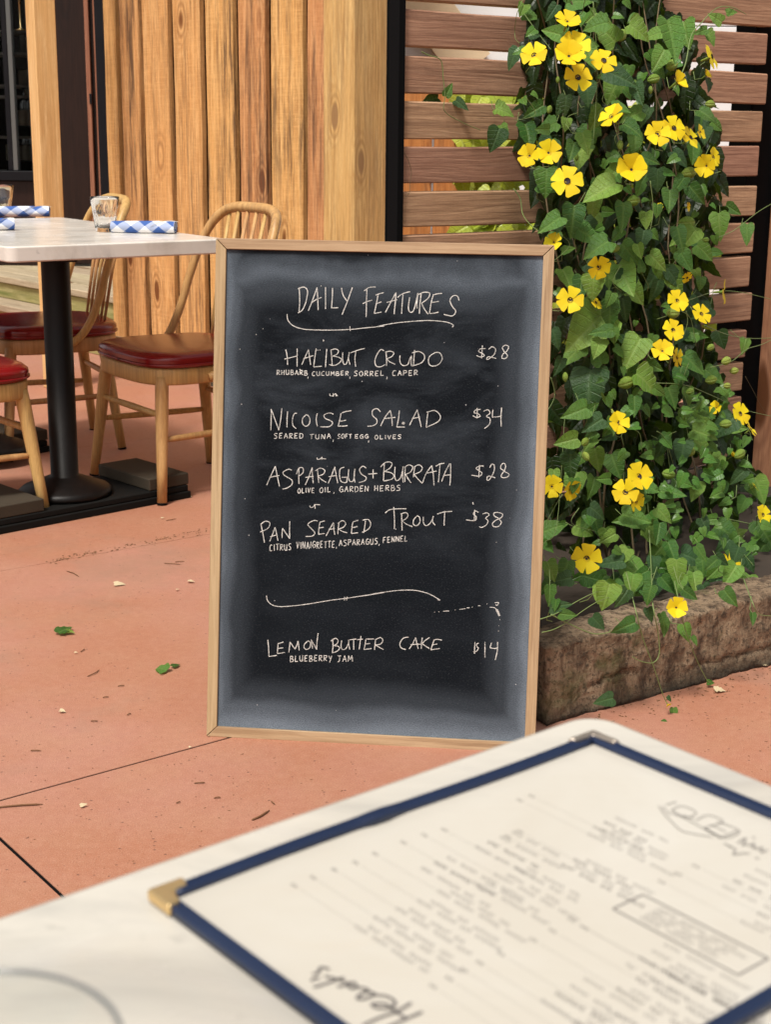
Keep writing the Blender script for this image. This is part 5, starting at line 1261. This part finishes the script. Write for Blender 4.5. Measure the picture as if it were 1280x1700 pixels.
corner(0, 0, 1, 1, M['pewter'], .019, .0032); corner(AL, 0, -1, 1, M['brass']); corner(AL, BL, -1, -1, M['brass']); corner(0, BL, 1, -1, M['brass'])
# print on the page: rows of tiny script with leader dots and prices, too blurred to read in the photo
mnu = V((0, 0, 1)); PZ = .00232
def pxab(px, py):
    p = onz(px, py, NZ+PZ)-V(menu.location); return p.dot(ma), p.dot(mb_)
ink = MB(); pale = MB()
def scrib(mb2, a, b, length, h=.0026, wd=.0007):
    """a word-like run of small strokes along +b from (a,b)"""
    x = 0
    while x < length:
        wl = random.uniform(.006, .016); pts = []; n = int(wl/.0011)
        for i in range(n): pts.append(ml(a+h*(.5 if i % 2 else -.5)*random.uniform(.5, 1.15), b+x+i*.0011, PZ))
        if len(pts) > 1: mb2.ribbon(pts, wd, mnu)
        x += wl+.0022
def leader(a, b0, b1):
    x = b0
    while x < b1: pale.ribbon([ml(a, x, PZ), ml(a, x+.0008, PZ)], .0004, mnu); x += .0022
def item(px, py, L, wfrac=.45, lines=2):
    a, b = pxab(px, py); ink.ribbon([ml(a-.001, b-.0006, PZ), ml(a+.001, b+.0004, PZ), ml(a-.0008, b+.0012, PZ)], .0005, mnu)
    ink.ribbon([ml(a-.001, b+.0022, PZ), ml(a+.001, b+.0026, PZ), ml(a, b+.0034, PZ)], .0005, mnu)
    leader(a, b+.006, b+L*(1-wfrac)); scrib(ink if random.random() < .5 else pale, a, b+L*(1-wfrac), L*wfrac)
    if lines > 1: scrib(pale, a-.0040, b+L*(1-wfrac)+.004, L*wfrac*.8)
colL = .088
for (x, y) in ((485, 1468), (517, 1455), (552, 1442), (587, 1430), (620, 1416)): item(x, y, colL*1.0, .5)
for (x, y) in ((667, 1397), (702, 1385), (735, 1376)): item(x, y, colL, .45)
for (x, y) in ((840, 1387), (860, 1379)): item(x, y, .072, .5)
for (x, y) in ((860, 1327), (880, 1320)): item(x, y, .085, .45)
for (x, y) in ((715, 1635), (742, 1622), (767, 1608), (793, 1596), (828, 1581)): item(x, y, colL*1.05, .45)
for (x, y) in ((882, 1558), (914, 1543), (945, 1525), (967, 1538)): item(x, y, colL*1.05, .5)
for (x, y) in ((1095, 1462), (1123, 1449), (1152, 1436)): item(x, y, colL, .5)
def para(px, py, n, L, da=.0078):
    a, b = pxab(px, py)
    for k in range(n): scrib(ink if k % 3 == 1 else pale, a-da*k, b, L*random.uniform(.55, 1.))
para(700, 1440, 3, .05); para(790, 1405, 4, .05); para(985, 1372, 3, .032)
para(1040, 1600, 4, .05); para(900, 1660, 4, .05); para(1200, 1470, 4, .035)
# ruled box with small print
bc = [pxab(*p) for p in ((1070, 1484), (1274, 1592), (1225, 1620), (1020, 1508))]
aa = (bc[0][0]+bc[1][0])/2, (bc[2][0]+bc[3][0])/2; bb = (bc[0][1]+bc[3][1])/2, (bc[1][1]+bc[2][1])/2
c4s = [(aa[0], bb[0]), (aa[0], bb[1]), (aa[1], bb[1]), (aa[1], bb[0])]
for i in range(4):
    (a0, b0), (a1, b1) = c4s[i], c4s[(i+1) % 4]; ink.ribbon([ml(a0, b0, PZ), ml(a1, b1, PZ)], .0009, mnu)
for k in range(5): scrib(pale, aa[0]+(aa[1]-aa[0])*(.2+.15*k), bb[0]+.012, (bb[1]-bb[0])-.026)
o = ink.obj('printed_text', M['ink'], menu, fix=False); tagp(o, kind='stuff'); o = pale.obj('fine_print', M['ink2'], menu, fix=False); tagp(o, kind='stuff')
# script heading "Heart's", upside down to the viewer; traced from the enlarged photo frame (500,1550) at 260/1280
def mtrace(ox, oy, k, strokes, wd, mt, name):
    m = MB()
    for st in strokes:
        pts = [V(ml(*pxab(ox+x*k, oy+y*k), PZ+.0003)) for x, y in st]; pts = crom(pts, 6) if len(pts) > 2 else pts
        m.ribbon(pts, wd, mnu)
    return m.obj(name, M[mt], menu, fix=False)
mtrace(500, 1550, 260/1280, [[(230, 298), (180, 278), (150, 290), (135, 325), (90, 330)], [(150, 372), (110, 368), (80, 390)], [(100, 442), (200, 412), (300, 378), (350, 362)], [(190, 352), (280, 372), (360, 398)],
 [(295, 440), (350, 425), (400, 400)], [(405, 455), (450, 440), (425, 400), (385, 430), (420, 455)], [(450, 440), (520, 450), (545, 470), (480, 500), (460, 535), (520, 535), (600, 500), (560, 480), (520, 480)],
 [(600, 505), (700, 515), (765, 560), (740, 605), (640, 615), (580, 590), (600, 575), (690, 580), (770, 640), (850, 690)], [(900, 568), (780, 640), (640, 690), (500, 755)], [(990, 642), (880, 690), (700, 770)]], .0013, 'ink', 'script_heading')
# badge at the foot of the page: pointed panel with two lines of lettering beneath
mtrace(1060, 1280, 220/1280, [[(195, 340), (260, 430), (330, 500), (420, 580), (560, 615), (720, 640)], [(235, 345), (310, 430)], [(270, 330), (370, 300)], [(320, 385), (420, 340), (560, 400), (470, 450), (320, 385)], [(330, 410), (470, 470), (780, 640)],
 [(440, 430), (540, 470)], [(560, 480), (680, 430), (820, 490), (640, 550)], [(640, 550), (800, 640)], [(700, 520), (850, 590)], [(760, 490), (980, 580), (830, 650), (640, 560)], [(780, 655), (960, 580)]], .0006, 'ink2', 'badge')
mtrace(1060, 1280, 220/1280, [[(960, 700), (1040, 650), (1010, 720), (1060, 700)], [(1070, 730), (1120, 700), (1110, 750), (1150, 735)], [(1150, 765), (1200, 740), (1190, 790), (1250, 765)], [(1105, 640), (1130, 655)], [(880, 730), (940, 760), (920, 810), (1000, 800), (1080, 800)], [(830, 700), (900, 740)], [(1130, 840), (1170, 850)]], .0008, 'ink2', 'badge_lettering')
# water glass at the lower left
ge = onz(12, 1614, NZ+.105); gc = V((ge.x, ge.y-.036, NZ+.0008))
m = MB(); r0, r1, h = .027, .0365, .1045
m.lathe([(0, 0), (r0*.9, 0), (r0, .004), (r0+(r1-r0)*.5, .05), (r1-.0008, h-.008), (r1, h-.001), (r1-.0006, h), (r1-.0012, h-.001), (r0+(r1-r0)*.5-.0022, .05), (r0-.005, .014), (0, .012)], 64)
wg = m.obj('water_glass', M['thin_glass'], loc=gc)
m = MB(); m.tube([(r1*.985*math.cos(2*math.pi*k/48), r1*.985*math.sin(2*math.pi*k/48), h) for k in range(50)], .0007, 6, cap=False); m.obj('rim', M['rim_glass'], wg)
tagp(wg, 'clear water glass on the near table cut off at the lower left', 'glass')

# ================================================================== THINGS LYING ON THE PATIO
def ground_leaf(px, py, s_, an, lb, mt='leaf', name='fallen_leaf', cat='leaf', flat=.3):
    p = onz(px, py, .004); a = R(an); sz = px2w(s_, p)
    Mx = basis(V((math.sin(a), math.cos(a), rv.uniform(0, .25))), V((rv.uniform(-.3, .3), rv.uniform(-.6, 0), 1)), sz, p+V((0, 0, sz*.06)))
    me = LM[rv.choice((0, 1, 4))]
    if mt != 'leaf': me = me.copy(); me.materials.clear(); me.materials.append(M[mt])
    return tagp(link(name, me, mat=Mx), lb, cat)
ground_leaf(97, 1052, 34, 30, 'crumpled green leaf on the patio left of the sign')
ground_leaf(108, 1050, 16, 100, 'small pale bud beside the crumpled green leaf', 'bud', 'fallen_bud', 'bud')
ground_leaf(276, 1114, 26, -60, 'small dark green curled leaf close to the sign frame')
ground_leaf(286, 1107, 18, 40, 'narrow green leaf tip standing off the curled leaf')
ground_leaf(190, 970, 18, 80, 'dry tan seed husk on the patio below the ballast plate', 'dry', 'seed_husk', 'husk')
ground_leaf(1188, 1146, 18, 90, 'dried cream flower lying by the planter kerb', 'dry', 'dried_flower', 'flower')
ground_leaf(1268, 1105, 12, 60, 'dry yellow petal at the far right by the kerb', 'dry', 'dried_petal', 'petal')
PPH = ['largest of those beside the sign frame', 'lying alone mid way down the left paving', 'lying below the long joint', 'left of the largest fragment by the sign', 'beside the crumpled green leaf', 'touching the joint under the sign corner', 'near the front leg of the chair', 'just right of the ballast plate']
for fk, (x, y, s_) in enumerate(((312, 965, 20), (99, 1180, 17), (133, 1338, 20), (292, 979, 11), (123, 1083, 10), (313, 1238+2, 8), (267, 872-12, 10), (313, 824, 9))):
    ground_leaf(x, y, s_*.6, rv.uniform(60, 120), 'small cream petal fragment '+PPH[fk], 'dry', 'petal_fragment', 'petal')['group'] = 'cream petal fragments on the patio'
def twig(x0, y0, x1, y1, lb, r=.0012, grp=None):
    a, b = onz(x0, y0, .002), onz(x1, y1, .002); ln = (b-a).length; mid = (a+b)/2+V((rv.uniform(-.1, .1)*ln, rv.uniform(-.14, .14)*ln, .001)); c = a.copy()
    m = MB(); m.tube([p-c for p in crom([a, mid, b], 5)], [r*.6]+[r]*8+[r*.5]*2, 5); tagp(m.obj('twig', M['twig'], loc=c, fix=False), lb, 'twig', grp)
twig(-4, 1340, 70, 1335, 'long thin brown twig at the left edge beyond the joint', .0016)
twig(418, 1361, 447, 1345, 'dark curved twig below the sign near the marble table', .0018)
tg = 'little brown twigs scattered on the patio'
TP = ['in front of the big seed husk', 'left of the curled leaf', 'upper one of two close to the sign', 'lower one of two close to the sign', 'left of the joint above the crack', 'halfway down the open paving', 'just below the sign corner', 'below the long joint', 'left of the curved dark twig', 'beside the marble table edge', 'near the middle of the open paving', 'right of the paving middle', 'close to the front chair leg', 'near the old crack at left', 'above the sign bottom corner']
for tk, q in enumerate(((133, 1082, 140, 1077), (144, 1123, 164, 1112), (272, 935, 300, 937), (290, 933, 306, 932), (50, 1246, 68, 1246), (150, 1197, 162, 1197), (322, 1300, 340, 1299), (355, 1325, 366, 1324), (292, 1333, 299, 1331), (450, 1330, 456, 1335), (170, 1158, 180, 1157), (195, 1139, 206, 1138), (275, 864, 292, 861), (110, 948, 130, 957), (210, 1187, 217, 1184))):
    twig(*q, 'little brown twig '+TP[tk], .0011, tg)
# crumbs: grit, husks and specks, densest along the old joint and by the kerb
m = MB(); rg = random.Random(5)
def crumb(p, s_):
    a = rg.uniform(0, 6.28); c_, s2 = math.cos(a), math.sin(a); l, w_ = s_*rg.uniform(1, 2.6), s_
    pts = [(l*c_, l*s2, 0), (-w_*s2, w_*c_, 0), (-l*c_, -l*s2, 0), (w_*s2, -w_*c_, 0)]
    m.add([(p.x+x, p.y+y, .0006) for x, y, z in pts]+[(p.x, p.y, s_*.9)], [(0, 1, 4), (1, 2, 4), (2, 3, 4), (3, 0, 4)])
for _ in range(220):
    px, py = rg.uniform(0, 340), rg.uniform(850, 1500)
    crumb(onz(px, py, 0), rg.uniform(.0005, .0013))
for _ in range(150):
    t = rg.random(); px = 75+t*270; py = 934-54*t+rg.gauss(0, 2.2); crumb(onz(px, py, 0), rg.uniform(.001, .003))
for _ in range(200):
    p = K0+KD*rg.uniform(.0, .8)-KN*abs(rg.gauss(0, .05)); crumb(p, rg.uniform(.0008, .0025))
for _ in range(90):
    p = onz(rg.uniform(1000, 1280), rg.uniform(1130, 1300), 0); crumb(p, rg.uniform(.0006, .0015))
for _ in range(80): crumb(onz(rg.uniform(350, 800), rg.uniform(1250, 1400), 0), rg.uniform(.0006, .0014))
tagp(m.obj('patio_litter', M['twig'], fix=False), kind='stuff')
